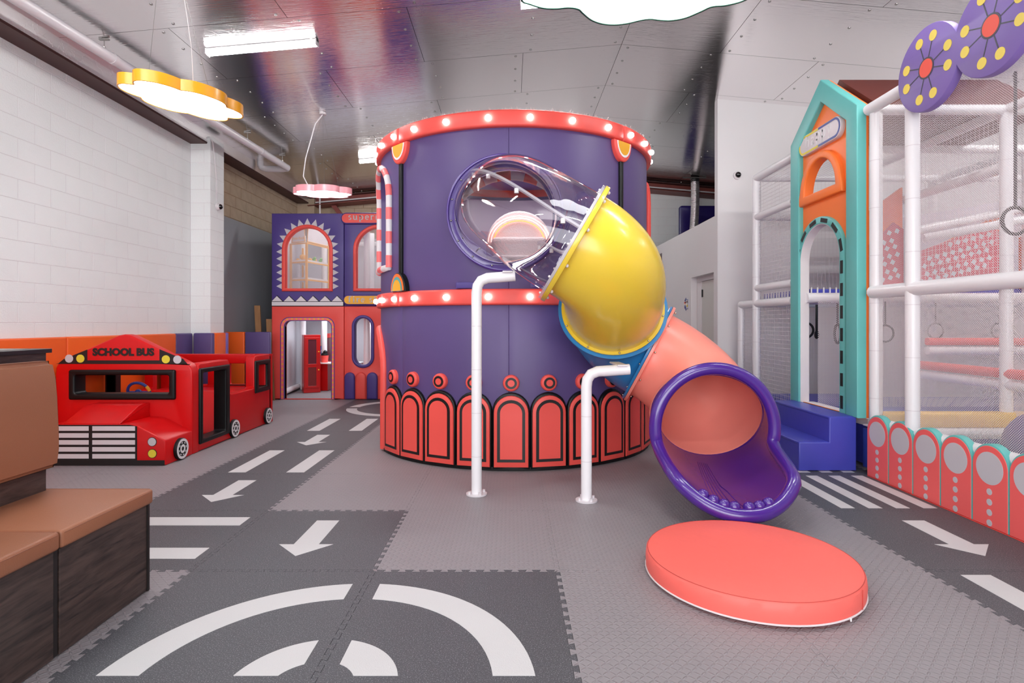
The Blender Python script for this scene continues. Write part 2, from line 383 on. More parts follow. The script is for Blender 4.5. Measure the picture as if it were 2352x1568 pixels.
def text_vf(body, size, fr, x, y, depth=.001, offset=0, align='CENTER', sx=1):
    cu = bpy.data.curves.new('t', 'FONT'); cu.body = body; cu.size = size; cu.align_x = align; cu.align_y = 'CENTER'; cu.extrude = 0; cu.offset = offset
    cu.resolution_u = 3
    o = bpy.data.objects.new('t', cu); COL.objects.link(o); dg = bpy.context.evaluated_depsgraph_get()
    me = bpy.data.meshes.new_from_object(o.evaluated_get(dg)); vf = ([fr(x+v.co.x*sx, y+v.co.y, depth) for v in me.vertices], [tuple(p.vertices) for p in me.polygons])
    bpy.data.objects.remove(o); bpy.data.meshes.remove(me); bpy.data.curves.remove(cu); return vf

# hand-drawn bold serif letters (unit x-height 1): strokes = (polyline, width) ; serifs = boxes
def serif_word(word, xh, fr, x, y, w=.001, track=.42, align=True):
    T = .26; t = .11
    def seg(a, b, wd):
        a, b = Vector(a), Vector(b); d = (b-a).normalized(); s = Vector((-d.y, d.x))*wd/2
        return [tuple(a+s), tuple(a-s), tuple(b-s), tuple(b+s)]
    def ser(cx, cy, hw=.24): return [(cx-hw, cy-.045), (cx+hw, cy-.045), (cx+hw, cy+.045), (cx-hw, cy+.045)]
    def ring(cx, cy, rx, ry, a0=0, a1=360, thin=t, thick=T):
        o = []; n = max(6, int(abs(a1-a0)/20))
        for k in range(n):
            q = []
            for a in (a0+(a1-a0)*k/n, a0+(a1-a0)*(k+1)/n):
                wd = thin+(thick-thin)*abs(cos(R(a)))
                q.append(((cx+(rx-wd/2)*cos(R(a)), cy+(ry-thin/2)*sin(R(a))), wd, R(a)))
            (p, w1, a1_), (p2, w2, a2_) = q
            o.append([(p[0]+w1/2*cos(a1_), p[1]+w1/2*sin(a1_)), (p2[0]+w2/2*cos(a2_), p2[1]+w2/2*sin(a2_)), (p2[0]-w2/2*cos(a2_), p2[1]-w2/2*sin(a2_)), (p[0]-w1/2*cos(a1_), p[1]-w1/2*sin(a1_))])
        return o
    G = {
     's': (.72, [*ring(.37, .74, .33, .26, 30, 250), *ring(.36, .27, .34, .27, 70, -160)]),
     'u': (1.1, [seg((.2, 1), (.2, .3), T), *ring(.47, .34, .4, .34, 180, 330), seg((.82, 1), (.82, 0), T), ser(.14, .96, .16), ser(.76, .96, .16), ser(.92, .04, .16)]),
     'p': (1.05, [seg((.22, 1), (.22, -.42), T), ser(.16, .96, .18), ser(.22, -.4), *ring(.5, .5, .46, .5, -150, 150)]),
     'e': (.88, [*ring(.44, .5, .42, .5, 0, 320), seg((.1, .5), (.84, .5), t)]),
     'r': (.8, [seg((.24, 1), (.24, 0), T), ser(.18, .96, .18), ser(.26, .04), *ring(.58, .66, .3, .34, 30, 150)]),
     'm': (1.6, [seg((.24, 1), (.24, 0), T), ser(.18, .96, .18), ser(.24, .04, .2), *ring(.5, .64, .36, .36, 0, 140), seg((.76, .66), (.76, 0), T), ser(.76, .04, .2), *ring(1.02, .64, .36, .36, 0, 140), seg((1.28, .66), (1.28, 0), T), ser(1.28, .04, .2)]),
     'n': (1.1, [seg((.24, 1), (.24, 0), T), ser(.18, .96, .18), ser(.24, .04, .2), *ring(.5, .64, .38, .36, 0, 140), seg((.76, .66), (.76, 0), T), ser(.78, .04, .2)]),
     'a': (.95, [*ring(.4, .72, .38, .28, 0, 160), seg((.66, .74), (.66, .02), T), *ring(.38, .28, .34, .28, 20, 340), ser(.76, .04, .14)]),
     'k': (1.1, [seg((.24, 1.45), (.24, 0), T), ser(.2, 1.41, .2), ser(.24, .04, .22), seg((.34, .42), (.86, .96), t), seg((.46, .56), (.9, .04), T), ser(.88, .04, .2), ser(.84, .96, .2)]),
     't': (.66, [seg((.28, 1.3), (.28, .2), T), ser(.3, .95, .28), *ring(.42, .2, .27, .2, 180, 330)]),
     'f': (.7, [seg((.28, 1.2), (.28, 0), T), ser(.3, .95, .3), ser(.3, .04, .26), *ring(.5, 1.16, .34, .32, 20, 180)]),
     'i': (.56, [seg((.28, 1), (.28, 0), T), ser(.2, .96, .2), ser(.28, .04, .25), circ(.28, 1.32, .15, 10)]),
     'o': (.95, [*ring(.47, .5, .44, .5)]),
     'h': (1.1, [seg((.24, 1.45), (.24, 0), T), ser(.18, 1.41, .18), ser(.24, .04, .2), *ring(.5, .64, .38, .36, 0, 140), seg((.76, .66), (.76, 0), T), ser(.78, .04, .2)]),
     'y': (1.05, [seg((.2, 1), (.56, .1), T), seg((.9, 1), (.42, -.36), t), ser(.2, .96, .2), ser(.86, .96, .18), circ(.36, -.36, .12, 8)]),
     ' ': (.5, [])}
    tot = sum(G[c][0]+track for c in word)-track; px = x-(tot*xh/2 if align else 0); V, Fc = [], []
    for c in word:
        adv, polys = G[c]
        for p in polys:
            if sarea(p) < 0: p = p[::-1]
            k = len(V); V += [fr(px+a*xh, y+(b-.5)*xh, w) for a, b in p]; Fc.append(tuple(range(k, k+len(p))))
        px += (adv+track)*xh
    return V, Fc
def xs(y, Y): return H-(y-VY)*Y/F

# ================================================================== THE SETTING
def ceilz(x): return 4.74-.088*abs(x-1.35)
# ---- floor of interlocking one-metre tiles
floor = structure('floor')
part('floor_slab', box(-5.0, 8.2, -4.2, 13.6, -.12, -.014), M_dark, floor)
def tooth_edge(n=13, d=.0125):
    o = []
    for k in range(n):
        o += [((k+.30)/n, -d), ((k+.18)/n, d), ((k+.82)/n, d), ((k+.70)/n, -d)]
    return o
def tile_outline(g=.0007):
    te = tooth_edge(); o = []
    o += [(0, 0)] + [(s, q) for s, q in te] + [(1, 0)] + [(1+q, s) for s, q in te] + [(1, 1)] + [(s, 1+q) for s, q in te[::-1]] + [(0, 1)] + [(q, s) for s, q in te[::-1]]
    return inset(clean(o), g)
protos = {}
for nm, m in (('grey', M_tgrey), ('dark', M_tdark)):
    protos[nm] = part('floor_tile', plate([tile_outline()], FUP(0), -.012, 0, .0008, 1, back=False), m, floor)
DARK = {(-2, 2), (-1, 2), (-2, 1), (-1, 1), (-3, 3), (-2, 3), (-4, 3)} | {(-3, j) for j in range(4, 10)} | {(-2, 8), (-2, 9)} | {(2, j) for j in range(1, 7)}
used = {'grey': False, 'dark': False}; TILE = {}
for i in range(-5, 8):
    for j in range(-1, 13):
        k = 'dark' if (i, j) in DARK else 'grey'; p = protos[k]; X, Y = .255+i, .116+j
        if not used[k]:
            used[k] = True; p.location = (X, Y, 0); ORG[p.name] = Vector((X, Y, 0)); TILE[i, j] = p
        else: TILE[i, j] = dup(p, Vector((X, Y, 0))-ORG[p.name])
GZ = .0012
def marking(i, j, loop, hole=None):
    X, Y = .255+i, .116+j
    part('road_marking', plate([[(X+a, Y+b) for a, b in loop]], FUP(GZ), -.002, 0), M_tmark, TILE[i, j])
def dash(i, j, u0, u1, v0=.05, v1=.945): marking(i, j, rect(u0, v0, u1, v1))
def arrow(i, j, u=.5): marking(i, j, [(u, .195), (u+.165, .37), (u+.076, .37), (u+.076, .79), (u-.076, .79), (u-.076, .37), (u-.165, .37)])
def arcmark(i, j, qx, qy, r0, r1, g=.07):
    # centre of the ring is the tile corner (qx, qy); the quarter lies inside the tile
    o = []; sx, sy = (1 if qx == 0 else -1), (1 if qy == 0 else -1)
    a0, a1 = math.asin(g/r1), math.acos(g/r1); b0, b1 = math.asin(g/r0), math.acos(g/r0)
    o += [(r1*cos(a0+(a1-a0)*k/24), r1*sin(a0+(a1-a0)*k/24)) for k in range(25)]
    o += [(r0*cos(b1+(b0-b1)*k/18), r0*sin(b1+(b0-b1)*k/18)) for k in range(19)]
    marking(i, j, [(qx+sx*a, qy+sy*b) for a, b in o])
arrow(-2, 3)
for j in (5, 7): dash(-3, j, .195, .352); dash(-3, j, .719, .88)
for j in (4, 6): arrow(-3, j, .49)
marking(-3, 3, rect(.05, .155, .94, .315)); marking(-3, 3, rect(.05, .695, .94, .855))
for a, b, c, d in ((-2, 2, 1, 0), (-1, 2, 0, 0), (-2, 1, 1, 1), (-1, 1, 0, 1)):
    arcmark(a, b, c, d, .68, .842); arcmark(a, b, c, d, .16, .322)
for a, b, c, d in ((-3, 8, 1, 1), (-2, 8, 0, 1), (-3, 9, 1, 0), (-2, 9, 0, 0)):
    arcmark(a, b, c, d, .68, .842); arcmark(a, b, c, d, .16, .322)
arrow(2, 3, .49); dash(2, 2, .15, .31); dash(2, 2, .69, .85); dash(2, 6, .15, .31)
for j in (4, 5):
    for u in (.2, .4, .6, .8): dash(2, j, u-.05, u+.05, .05, .94)

# ---- ceiling: foil-faced panels on a low-pitched roof
ceil = structure('ceiling')
for s, x0, x1 in ((0, -5.0, 1.35), (1, 1.35, 8.2)):
    part('roof_deck', hull([(x, y, ceilz(x)+dz) for x in (x0, x1) for y in (-4.2, 13.6) for dz in (.02, .10)]), M_dark, ceil)
for row in range(-2, 12):
    y0 = 6.97+1.2*(row-5); y1 = y0+1.2
    if y0 > 13.3: continue
    cuts = [1.35-2.4*k-(1.2 if row % 2 else 0) for k in range(3, -1, -1)]+[1.35]+[1.35+2.4*k+(1.2 if row % 2 == 0 else 0) for k in range(0, 4)]
    cuts = sorted(set([max(-4.95, min(8.1, c)) for c in cuts]+[-4.95, 8.1]))
    for a, b_ in zip(cuts, cuts[1:]):
        if b_-a < .05: continue
        g = .0025
        part('foil_panel', hull([(x, y, ceilz(x)+dz) for x in (a+g, b_-g) for y in (y0+g, min(y1, 13.4)-g) for dz in (0, .018)]), M_foil, ceil, origin=((a+b_)/2, (y0+y1)/2, ceilz((a+b_)/2)))
# fixing screws with washers along the panel edges
vf = []
for row in range(0, 12):
    y0 = 6.97+1.2*(row-5)
    for k in range(-5, 6):
        X = 1.35+1.2*k+(.09 if (row+k) % 2 else -.09)
        for q in (.07, .42, .78, 1.13):
            if y0+q < 13.2 and -4.5 < X < 8:
                fr = Fr((X, y0+q, ceilz(X)-.001), (1, 0, 0), (0, -1, 0)); vf.append(plate([circ(0, 0, .016, 8)], fr, -.001, .003, 0, back=False)); vf.append(plate([circ(0, 0, .006, 6)], fr, -.001, .010, 0, back=False))
part('fixing_screws', merge(*vf), M_steel, ceil, kind='stuff')

# ---- left wall: white painted blockwork above padding
wl = structure('wall_left', (-4.8, 0, 0))
part('wall_core', box(-5.05, -4.804, -4.2, 8.6, 0, 4.3), M_joint, wl)
blk = None
def blocks(parent, fr, x0, x1, y0, y1, m, bw=.4, bh=.2, g=.004, t=.004, jit=0):
    """running-bond blocks, each an object; whole blocks share one mesh"""
    proto = {}
    ny = int(round((y1-y0)/bh))
    for r_ in range(ny):
        x = x0-(bw/2 if r_ % 2 else 0)
        while x < x1-.01:
            a, b_ = max(x, x0), min(x+bw, x1); x += bw
            if b_-a < .03: continue
            key = round(b_-a, 3); c = ((a+b_)/2, y0+r_*bh+bh/2)
            if key not in proto:
                fr2 = Fr(fr(c[0], c[1], 0), fr.u, fr.v)
                proto[key] = (part('block', plate([rect(-(b_-a)/2+g, -bh/2+g, (b_-a)/2-g, bh/2-g)], fr2, -.004, t, .003, 1, back=False), m, parent, origin=fr(c[0], c[1], 0)), c)
            else:
                o, c0 = proto[key]; dup(o, fr.u*(c[0]-c0[0])+fr.v*(c[1]-c0[1])+fr.n*random.uniform(-jit, jit), parent)
blocks(wl, FPX(-4.804), 4.18, 8.58, 1.15, 4.15, M_wallp, g=.0014, t=.0025)
part('plain_wall', box(-4.81, -4.80, -4.2, 4.18, 0, 4.2), M_plaster, wl)
# pilaster
pil = structure('trim_1', (-4.65, 8.8, 0))
part('pilaster_core', box(-4.95, -4.504, 8.584, 8.99, 0, 4.12), M_joint, pil)
blocks(pil, FY(8.584), -4.80, -4.504, 1.15, 4.15, M_wallp, bw=.4, g=.0014, t=.0025)
blocks(pil, FPX(-4.504), 8.584, 8.99, 1.15, 4.15, M_wallp, bw=.4, g=.0014, t=.0025)
# recess beyond: bare blocks above a grey painted band
wr = structure('wall_left_recess', (-4.8, 9, 0))
part('wall_core', box(-5.05, -4.806, 8.99, 13.3, 0, 4.3), M_tanj, wr)
part('grey_painted_band', box(-4.806, -4.796, 8.99, 12.9, 0, 3.14), M_greyp, wr)
blocks(wr, FPX(-4.806), 9.0, 12.9, 3.15, 4.15, M_tan, g=.006, t=.006, jit=.003)
# back wall
wb = structure('wall_back', (0, 13.2, 0))
part('wall_core', box(-5.0, 8.2, 13.21, 13.5, 0, 4.9), M_tanj, wb)
blocks(wb, FY(13.205), -4.4, -1.6, 3.0, 4.4, M_tan, g=.006, t=.006, jit=.003)
part('painted_area', box(-1.6, 8.1, 13.204, 13.208, 0, 4.7), M_plaster, wb)
blocks(wb, FY(13.205), 2.8, 6.0, 2.4, 4.6, M_wallp, g=.003, t=.005)
part('back_pier', box(-4.8, -4.42, 12.88, 13.2, 0, 4.15), M_tan, wb)
# white partition boxes to the right
wp = structure('wall_right_partition', (3.0, 8.3, 0))
part('front_face', plate([[(3.0, 0), (8.1, 0), (8.1, ceilz(8.1)), (3.0, ceilz(3.0))]], FY(8.3), -.12, 0), M_plaster, wp)
# low wall running back with a door recess and a small high opening
WX = 3.0
part('side_wall', plate([rect(-13.2, 0, -8.42, 2.92), rect(-9.53, .002, -8.46, 2.10), rect(-12.45, 2.45, -11.35, 2.74)], FMX(WX), -.14, 0), M_plaster, wp)
part('opening_lining', box(WX+.14, WX+.15, 11.2, 12.6, 2.4, 2.8), mat('taupe_lining', (150, 128, 118), .8), wp)
dr = structure('door_1', (WX+.1, 9.0, 0))
part('door_frame', plate([rect(-9.53, 0, -8.46, 2.10), rect(-9.32, 0.001, -8.5, 2.025)], FMX(WX+.10), -.04, 0, .002, 1), M_plaster, dr)
part('door_leaf', box(WX+.115, WX+.15, 8.5, 9.315, .005, 2.02), mat('door_paint', (206, 203, 198), .5), dr)
part('door_handle', box(WX+.10, WX+.115, 9.27, 9.30, 1.77, 1.89), V_black, dr)
# right-hand and rear walls that close the hall (out of frame)
part('wall_right', box(8.1, 8.3, -4.2, 13.5, 0, 4.9), M_plaster, None, kind='structure')
part('wall_front', plate([rect(-5.05, 0, 8.2, 4.9), rect(-4.0, .1, 5.2, 3.6)], FY(-4.1), -.1, 0), M_plaster, None, kind='structure')
# steelwork under the roof edges
bm_ = structure('trim_2', (-4.6, 4, 4.05))
part('soffit_plate', box(-4.8, -4.55, -4.0, 13.0, 4.035, 4.05), M_beam, bm_)
part('foil_flashing', box(-4.566, -4.55, -4.0, 13.0, 4.05, ceilz(-4.55)+.0), M_foilw, bm_)
part('flashing_lip', box(-4.55, -4.546, -4.0, 13.0, 4.05, 4.06), M_beam, bm_)
rf = structure('trim_3', (0, 13.0, 4.2))
for z0, z1, y0, m in ((-.245, -.235, 12.8, M_beam2), (-.235, -.03, 12.98, M_beam2), (-.06, -.045, 12.85, M_beam)):
    for x0, x1 in ((-4.55, 1.35), (1.35, 5.5)):
        part('rafter', hull([(x, y, ceilz(x)+z) for x in (x0, x1) for y in (y0, 13.19) for z in (z0, z1)]), m, rf)
part('conduit', merge(tube([(-4.4, 12.9, ceilz(-4.4)-.17), (1.35, 12.9, ceilz(1.35)-.17), (5.4, 12.9, ceilz(5.4)-.17)], .016, 8)), PL_white, rf)
part('brace', hull([(x+dx, y, z) for x, z in ((-4.15, 4.1), (-3.3, 3.0)) for dx in (0, .12) for y in (13.0, 13.06)]), M_beam2, rf)
part('cable_drop', tube([(-4.28, 12.84, 4.2), (-4.28, 12.84, 3.0)], .018, 8), PL_white, rf)

# ---- padding along the left wall
def pad(x0, x1, y0, y1, m, label, z1=1.2):
    o = part('wall_pad', box(x0, x1, y0, y1, 0.003, z1, .018, 3), m, smooth=40)
    tag(o, label, 'wall pad', 'padding along the left wall')
pad(-4.795, -4.72, 2.1, 4.09, V_orange, 'orange wall pad beside the bench, mostly hidden by the brown backrest')
pad(-4.795, -4.72, 4.10, 6.09, V_orange, 'long orange wall pad behind the windscreen end of the bus')
pad(-4.795, -4.72, 6.10, 8.08, V_orange, 'long orange wall pad behind the middle of the bus')
pad(-4.795, -4.72, 8.09, 8.50, V_purple, 'purple wall pad in the corner left of the pilaster')
pad(-4.715, -4.43, 8.50, 8.575, V_purple, 'purple pad across the front of the pilaster')
pad(-4.495, -4.425, 8.58, 8.90, V_orange, 'narrow orange pad on the side of the pilaster')
pad(-4.51, -4.425, 8.91, 8.99, V_lilac, 'thin purple pad edge just past the pilaster')
pad(-4.90, -4.475, 9.62, 9.70, V_orange, 'orange upright pad facing out beyond the pilaster')
pad(-4.47, -4.05, 9.62, 9.70, V_purple, 'purple upright pad touching the red play house front')
o = part('timber_plank', hull([(x+dx, y+dy, z) for x, y, z in ((-4.38, 9.95, .0), (-4.55, 10.15, 1.66)) for dx in (0, .10) for dy in (0, .03)], .003, 1), M_ply); tag(o, 'brown timber plank leaning behind the purple pads', 'plank')
o = part('timber_plank', hull([(x+dx, y+dy, z) for x, y, z in ((-4.22, 9.98, .0), (-4.36, 10.2, 1.42)) for dx in (0, .10) for dy in (0, .03)], .003, 1), M_ply); tag(o, 'shorter timber plank leaning right of the taller one', 'plank')

# ---- drain pipe under the roof and its hangers
pp = thing('drain_pipe', 'long white drain pipe hung under the ceiling along the left wall', 'pipe', (-4.1, 6, 4.1))
PX = lambda y: -4.2+.045*(y-4.8)
part('pipe_run', tube([(PX(y), y, 4.10) for y in (0.5, 4, 6, 8, 10.15)], .055, 20), P_white, pp, 40)
for y in (6.0, 9.2): part('coupling', tube([(PX(y), y-.06, 4.10), (PX(y), y+.0, 4.10)], .059, 20), P_white, pp, 40)
e = [(PX(10.15), 10.1, 4.10), (PX(10.15)-.03, 10.2, 4.10), (PX(10.15)-.12, 10.23, 4.10), (-4.36, 10.23, 4.10), (-4.44, 10.23, 4.12), (-4.47, 10.23, 4.17), (-4.47, 10.23, 4.24)]
part('branch_elbow', tube(e, .055, 20), P_white, pp, 50)
for y in (5.85, 8.75, 9.95):
    part('hanger_rod', merge(tube([(PX(y), y, 4.15), (PX(y), y, ceilz(PX(y)))], .006, 6), box(PX(y)-.05, PX(y)+.05, y-.012, y+.012, ceilz(PX(y))-.02, ceilz(PX(y))-.003), tube([(PX(y), y, 4.145), (PX(y), y, 4.17)], .014, 8)), M_steel, pp)
# ---- flex duct and back-board in the far right corner
dc = thing('flexible_duct', 'crinkled silver flexible duct dropping from the ceiling in the far right corner', 'duct', (4.0, 12.4, 2.7))
vs = []; rr = []
for k in range(120):
    t = k/119; z = ceilz(4)-.02-t*1.9; vs.append((3.99+.02*sin(t*3)-.14*t*t, 12.4, z)); rr.append(.083+(.010 if k % 2 else -.006))
part('duct_hose', tube(vs, rr, 18), M_foilw, dc, 20)
part('collar', tube([(3.99, 12.4, ceilz(4)-.11), (3.99, 12.4, ceilz(4)-.01)], .09, 18), V_black, dc, 40)
part('bracket', box(3.7, 4.2, 12.3, 12.33, ceilz(4)-.045, ceilz(4)-.02), M_steel, dc)
o = thing('stored_play_panel', 'dark purple moulded panel with a round window leaning on the back wall', 'panel', (4.6, 13.0, 2.6))
part('panel_frame', plate([rrect(3.86, 2.3, 5.6, 4.03, .06), arch(4.62, 2.4, .45, 3.2, .5)], FY(13.1), -.06, .03, .02, 2), mat('indigo_plastic', (40, 26, 104), .3), o, 40)
part('panel_moulding', tube([(4.62+.5*cos(PI*k/16), 13.06, 3.2+.55*sin(PI*k/16)) for k in range(17)], .02, 8), mat('indigo_plastic', (40, 26, 104), .3), o, 40)

# ---- security cameras
def dome_cam(loc, n, label, tilt=(0, 0)):
    t = thing('security_camera', label, 'camera', loc); c = Vector(loc); n = Vector(n)
    part('mount', tube([c, c+n*.03], .058, 18), PL_white, t, 40); part('housing', tube([c+n*.03, c+n*.05], [.05, .042], 18), PL_white, t, 40)
    part('dome', ball(c+n*.045+Vector((tilt[0], 0, tilt[1])), .042, 16, 10), mat('black_dome', (8, 8, 10), .08), t, 60)
dome_cam((-4.504, 8.78, 3.13), (1, 0, 0), 'small black and white dome camera on the left pilaster')
dome_cam((3.28, 8.3, 3.485), (0, -1, 0), 'small black and white dome camera high on the right white wall')
o = part('hanging_cable', tube([(-4.58, 8.55, 4.1), (-4.5, 8.55, 4.13), (-4.47, 8.6, 4.05), (-4.47, 8.7, 3.5), (-4.48, 8.7, 3.42), (-4.465, 8.7, 3.36), (-4.48, 8.72, 3.32), (-4.49, 8.72, 3.42), (-4.50, 8.76, 3.2)], .007, 6), P_white); tag(o, 'thin white cable hanging down the left pilaster above the camera', 'cable')

# ---- wall sign: two children's faces, WC and an arrow
ws = thing('toilet_sign', 'small white WC sign with two painted children and an arrow', 'sign', (WX, 9.8, 1.67))
fs_ = Fr((WX-.001, 9.78, 1.67), (0, -1, 0), (0, 0, 1))
part('sign_board', plate([rrect(-.01, -.08, .13, .08, .012)], fs_, 0, .006, .001, 1), S_bright, ws)
part('sign_border', plate([rrect(-.01, -.08, .13, .08, .012), rrect(-.002, -.072, .122, .072, .01)], fs_, .006, .008), V_navy, ws)
part('word', text_vf('WC', .055, fs_, .075, .035, .009, .002), mat('brown_print', (110, 40, 30), .5), ws)
part('arrow_mark', plate([[(.04, -.045), (.08, -.045), (.08, -.06), (.11, -.03), (.08, 0), (.08, -.015), (.04, -.015)]], fs_, .006, .009), S_lemon, ws)
for dx, hair in ((-.045, S_red), (.01, mat('hair_brown', (96, 60, 40), .6))):
    f = part('child_figure', plate([circ(dx, .0, .034, 16, ry=.05)], fs_, .006, .012), S_bright, ws)
    part('face', plate([circ(dx, .01, .022, 14)], fs_, .012, .014), mat('skin_print', (250, 214, 190), .6), f)
    part('hair', plate([[(dx+.026*cos(R(a)), .016+.028*sin(R(a))) for a in range(0, 181, 20)]], fs_, .012, .016), hair, f)
    part('body', plate([[(dx-.02, -.06), (dx+.02, -.06), (dx+.012, -.015), (dx-.012, -.015)]], fs_, .008, .014), V_navy, f)
part('cloud_edge', plate([[(-.02+(.065+.01*cos(8*a))*cos(a), (.10+.012*cos(8*a))*sin(a)) for a in [2*PI*k/48 for k in range(48)]]], fs_, 0, .005), V_navy, ws)

# ================================================================== LAMPS
def cloud_outline(L_, W_, seed=0, n=9, bumps=None):
    pts = []; bumps = bumps or 7
    for k in range(160):
        a = 2*PI*k/160; s = 1-.13*(1-abs(sin(a*bumps/2+seed)))**1.3*1.3
        pts.append((L_/2*s*cos(a), W_/2*s*sin(a)))
    return pts
def cloud_lamp(nm_label, c, L_, W_, rot, mrim, seed, cz, cords, hh=.09, bumps=7, outline=None, canopy=False):
    t = thing('cloud_lamp', nm_label, 'lamp', (c[0], c[1], cz))
    fr = Fr((c[0], c[1], cz), (cos(rot), sin(rot), 0), (sin(rot), -cos(rot), 0))   # n points down
    ol = outline or cloud_outline(L_, W_, seed, bumps=bumps); ol = clean(ol)
    if sarea(ol) < 0: ol = ol[::-1]
    part('rim', plate([ol, inset(ol, .012)], fr, -hh, 0, .002, 1), mrim, t, 35)
    part('diffuser', plate([inset(ol, .012)], fr, -.02, -.004, .003, 1), M_glow, t, 35)
    part('top_cover', plate([inset(ol, .012)], fr, -hh+.004, -hh+.012), mrim, t)
    for a, b in cords:
        part('suspension_wire', tube([a, b], .0016, 5), M_steel, t)
    return t
# orange one
oc = cloud_outline(.98, .60, .4, bumps=6)
P3 = lambda px, py, z: ((px-VX)/F*((z-H)*F/(VY-py)), (z-H)*F/(VY-py), z)
c1 = cloud_lamp('orange-rimmed cloud pendant lamp near the left wall', (-2.70, 4.74), 1, .6, R(58), M_orangem, 0, 3.17,
    [((-2.85, 4.5, 3.26), (-2.6, 4.3, ceilz(-2.6))), ((-2.58, 4.95, 3.26), (-2.6, 4.3, ceilz(-2.6)))], outline=oc)
part('supply_cable', tube([(-2.62, 4.85, 3.26), (-2.66, 4.8, 3.33), (-2.62, 4.7, 3.6), (-2.55, 4.32, ceilz(-2.55))], .003, 6), PL_white, c1)
# pink one
top = (-2.71, 8.25, ceilz(-2.71))
c2 = cloud_lamp('pink-rimmed cloud pendant lamp hanging in front of the play house', (-2.71, 8.25), .84, .5, R(8), M_pinkm, 0, 3.20,
    [((-3.0, 8.2, 3.28), top), ((-2.7, 8.3, 3.28), top), ((-2.46, 8.2, 3.28), top)], outline=cloud_outline(.84, .52, .9, bumps=6))
part('ceiling_rose', tube([(top[0], top[1], top[2]-.035), top], .05, 20), PL_white, c2, 40)
part('supply_cable', tube([(top[0], top[1], top[2]-.03), (-2.80, 8.2, 4.2), (-2.93, 8.18, 3.7), (-2.97, 8.2, 3.45), (-2.92, 8.22, 3.34), (-2.84, 8.24, 3.28)], .008, 8), PL_white, c2)
# big green one overhead, outline set by its visible scallops
go = [(.05, 3.0), (.055, 3.235), (.11, 3.29), (.19, 3.33), (.27, 3.335), (.335, 3.325), (.39, 3.34), (.42, 3.38), (.48, 3.455), (.55, 3.50), (.63, 3.515), (.71, 3.50), (.79, 3.462), (.84, 3.45), (.90, 3.462), (.97, 3.465), (1.05, 3.435), (1.12, 3.365), (1.165, 3.315), (1.24, 3.30), (1.32, 3.255), (1.36, 3.18), (1.33, 3.08), (1.25, 3.02), (1.15, 3.0), (1.08, 2.93), (.95, 2.86), (.80, 2.85), (.70, 2.90), (.6, 2.85), (.45, 2.83), (.33, 2.88), (.25, 2.95), (.12, 2.95)]
def catmull(p, n=6):
    o = []; m = len(p)
    for i in range(m):
        a, b, c, d = (Vector(p[(i+k-1) % m]) for k in range(4))
        for k in range(n):
            t = k/n; o.append(tuple(.5*((2*b)+(-a+c)*t+(2*a-5*b+4*c-d)*t*t+(-a+3*b-3*c+d)*t**3)))
    return o
gout = [(x-.7, -(y-3.18)) for x, y in catmull(go)]
cloud_lamp('large dark-green-rimmed cloud lamp overhead in front of the tower', (.7, 3.18), 1.2, .8, 0, M_greenm, 0, 3.17,
    [((.3, 3.1, 3.26), (.6, 3.1, ceilz(.6))), ((1.1, 3.1, 3.26), (.6, 3.1, ceilz(.6)))], outline=gout)
# batten lights that can be seen
def batten(cx, cy, label):
    t = thing('batten_light', label, 'lamp', (cx, cy, ceilz(cx)-.1))
    x0, x1 = cx-.605, cx+.605; d = .03
    part('housing', hull([(x, y, ceilz(x)-z) for x in (x0, x1) for y, z in ((cy-.03, .003), (cy+.03, .003), (cy-.03, .025), (cy+.03, .025))]), PL_white, t)
    part('tube_diffuser', hull([(x, cy+q*.055, ceilz(x)-z) for x in (x0+.01, x1-.01) for q, z in ((-.6, .026), (.6, .026), (-.8, .045), (.8, .045), (-.5, .066), (.5, .066))], .004, 1), M_tubeglow, t, 50)
    for x in (x0, x1-.012): part('end_cap', hull([(x+dx, cy+q*.045, ceilz(x)-z) for dx in (0, .012) for q in (-1, 1) for z in (.003, .067)]), PL_white, t)
batten(-2.71, 6.24, 'white batten light on the ceiling above the orange cloud lamp')
batten(-2.2, 10.6, 'white batten light on the ceiling just left of the tower')
batten(.70, 5.85, 'white batten light half hidden above the green cloud lamp')
# extra battens added to light the hall, all out of view or behind the tower
for cx, cy, lb in ((-2.5, 3.2, 'added white batten light out of view overhead left, above the bench'), (-2.5, .2, 'added white batten light out of view overhead left, behind the camera'), (.9, .2, 'added white batten light out of view behind the camera on the ridge side'),
                   (4.6, 3.0, 'added white batten light out of view above the scalloped fence end'), (3.1, 4.2, 'added white batten light out of view above the joined purple wheel board'), (5.9, 4.6, 'added white batten light out of view above the middle of the climbing structure'),
                   (6.3, 5.6, 'added white batten light out of view above the far bay of the climbing structure'), (.7, 10.5, 'added white batten light hidden behind the tower')):
    batten(cx, cy, lb)

# ================================================================== BENCH (front left)
bn = thing('bench_seat', 'dark wood bench with brown leatherette seat and backrest at the front left', 'bench', (-2.1, 2.0, 0))
def woodbox(x0, x1, y0, y1, z0, z1, nm, p): part(nm, box(x0, x1, y0, y1, z0, z1, .0015, 1), M_wood, p)
for y0, y1 in ((-1.0, .62), (.63, 1.46), (1.475, 2.287), (2.318, 2.872)):
    woodbox(-1.845, -1.826, y0, y1, 0.005, .435, 'front_panel', bn)
for y0 in (2.292, 1.463): part('joint_post', box(-1.85, -1.83, y0, y0+.022, 0.005, .435, .002, 1), mat('black_edge_trim', (26, 21, 21), .5), bn)
woodbox(-2.42, -1.846, 2.85, 2.876, 0.005, .435, 'end_panel', bn)
part('edge_trim', box(-1.848, -1.82, 2.872, 2.886, 0.003, .437), mat('black_edge_trim', (26, 21, 21), .5), bn)
woodbox(-2.44, -2.32, -1.0, 2.86, .43, .95, 'back_base', bn)
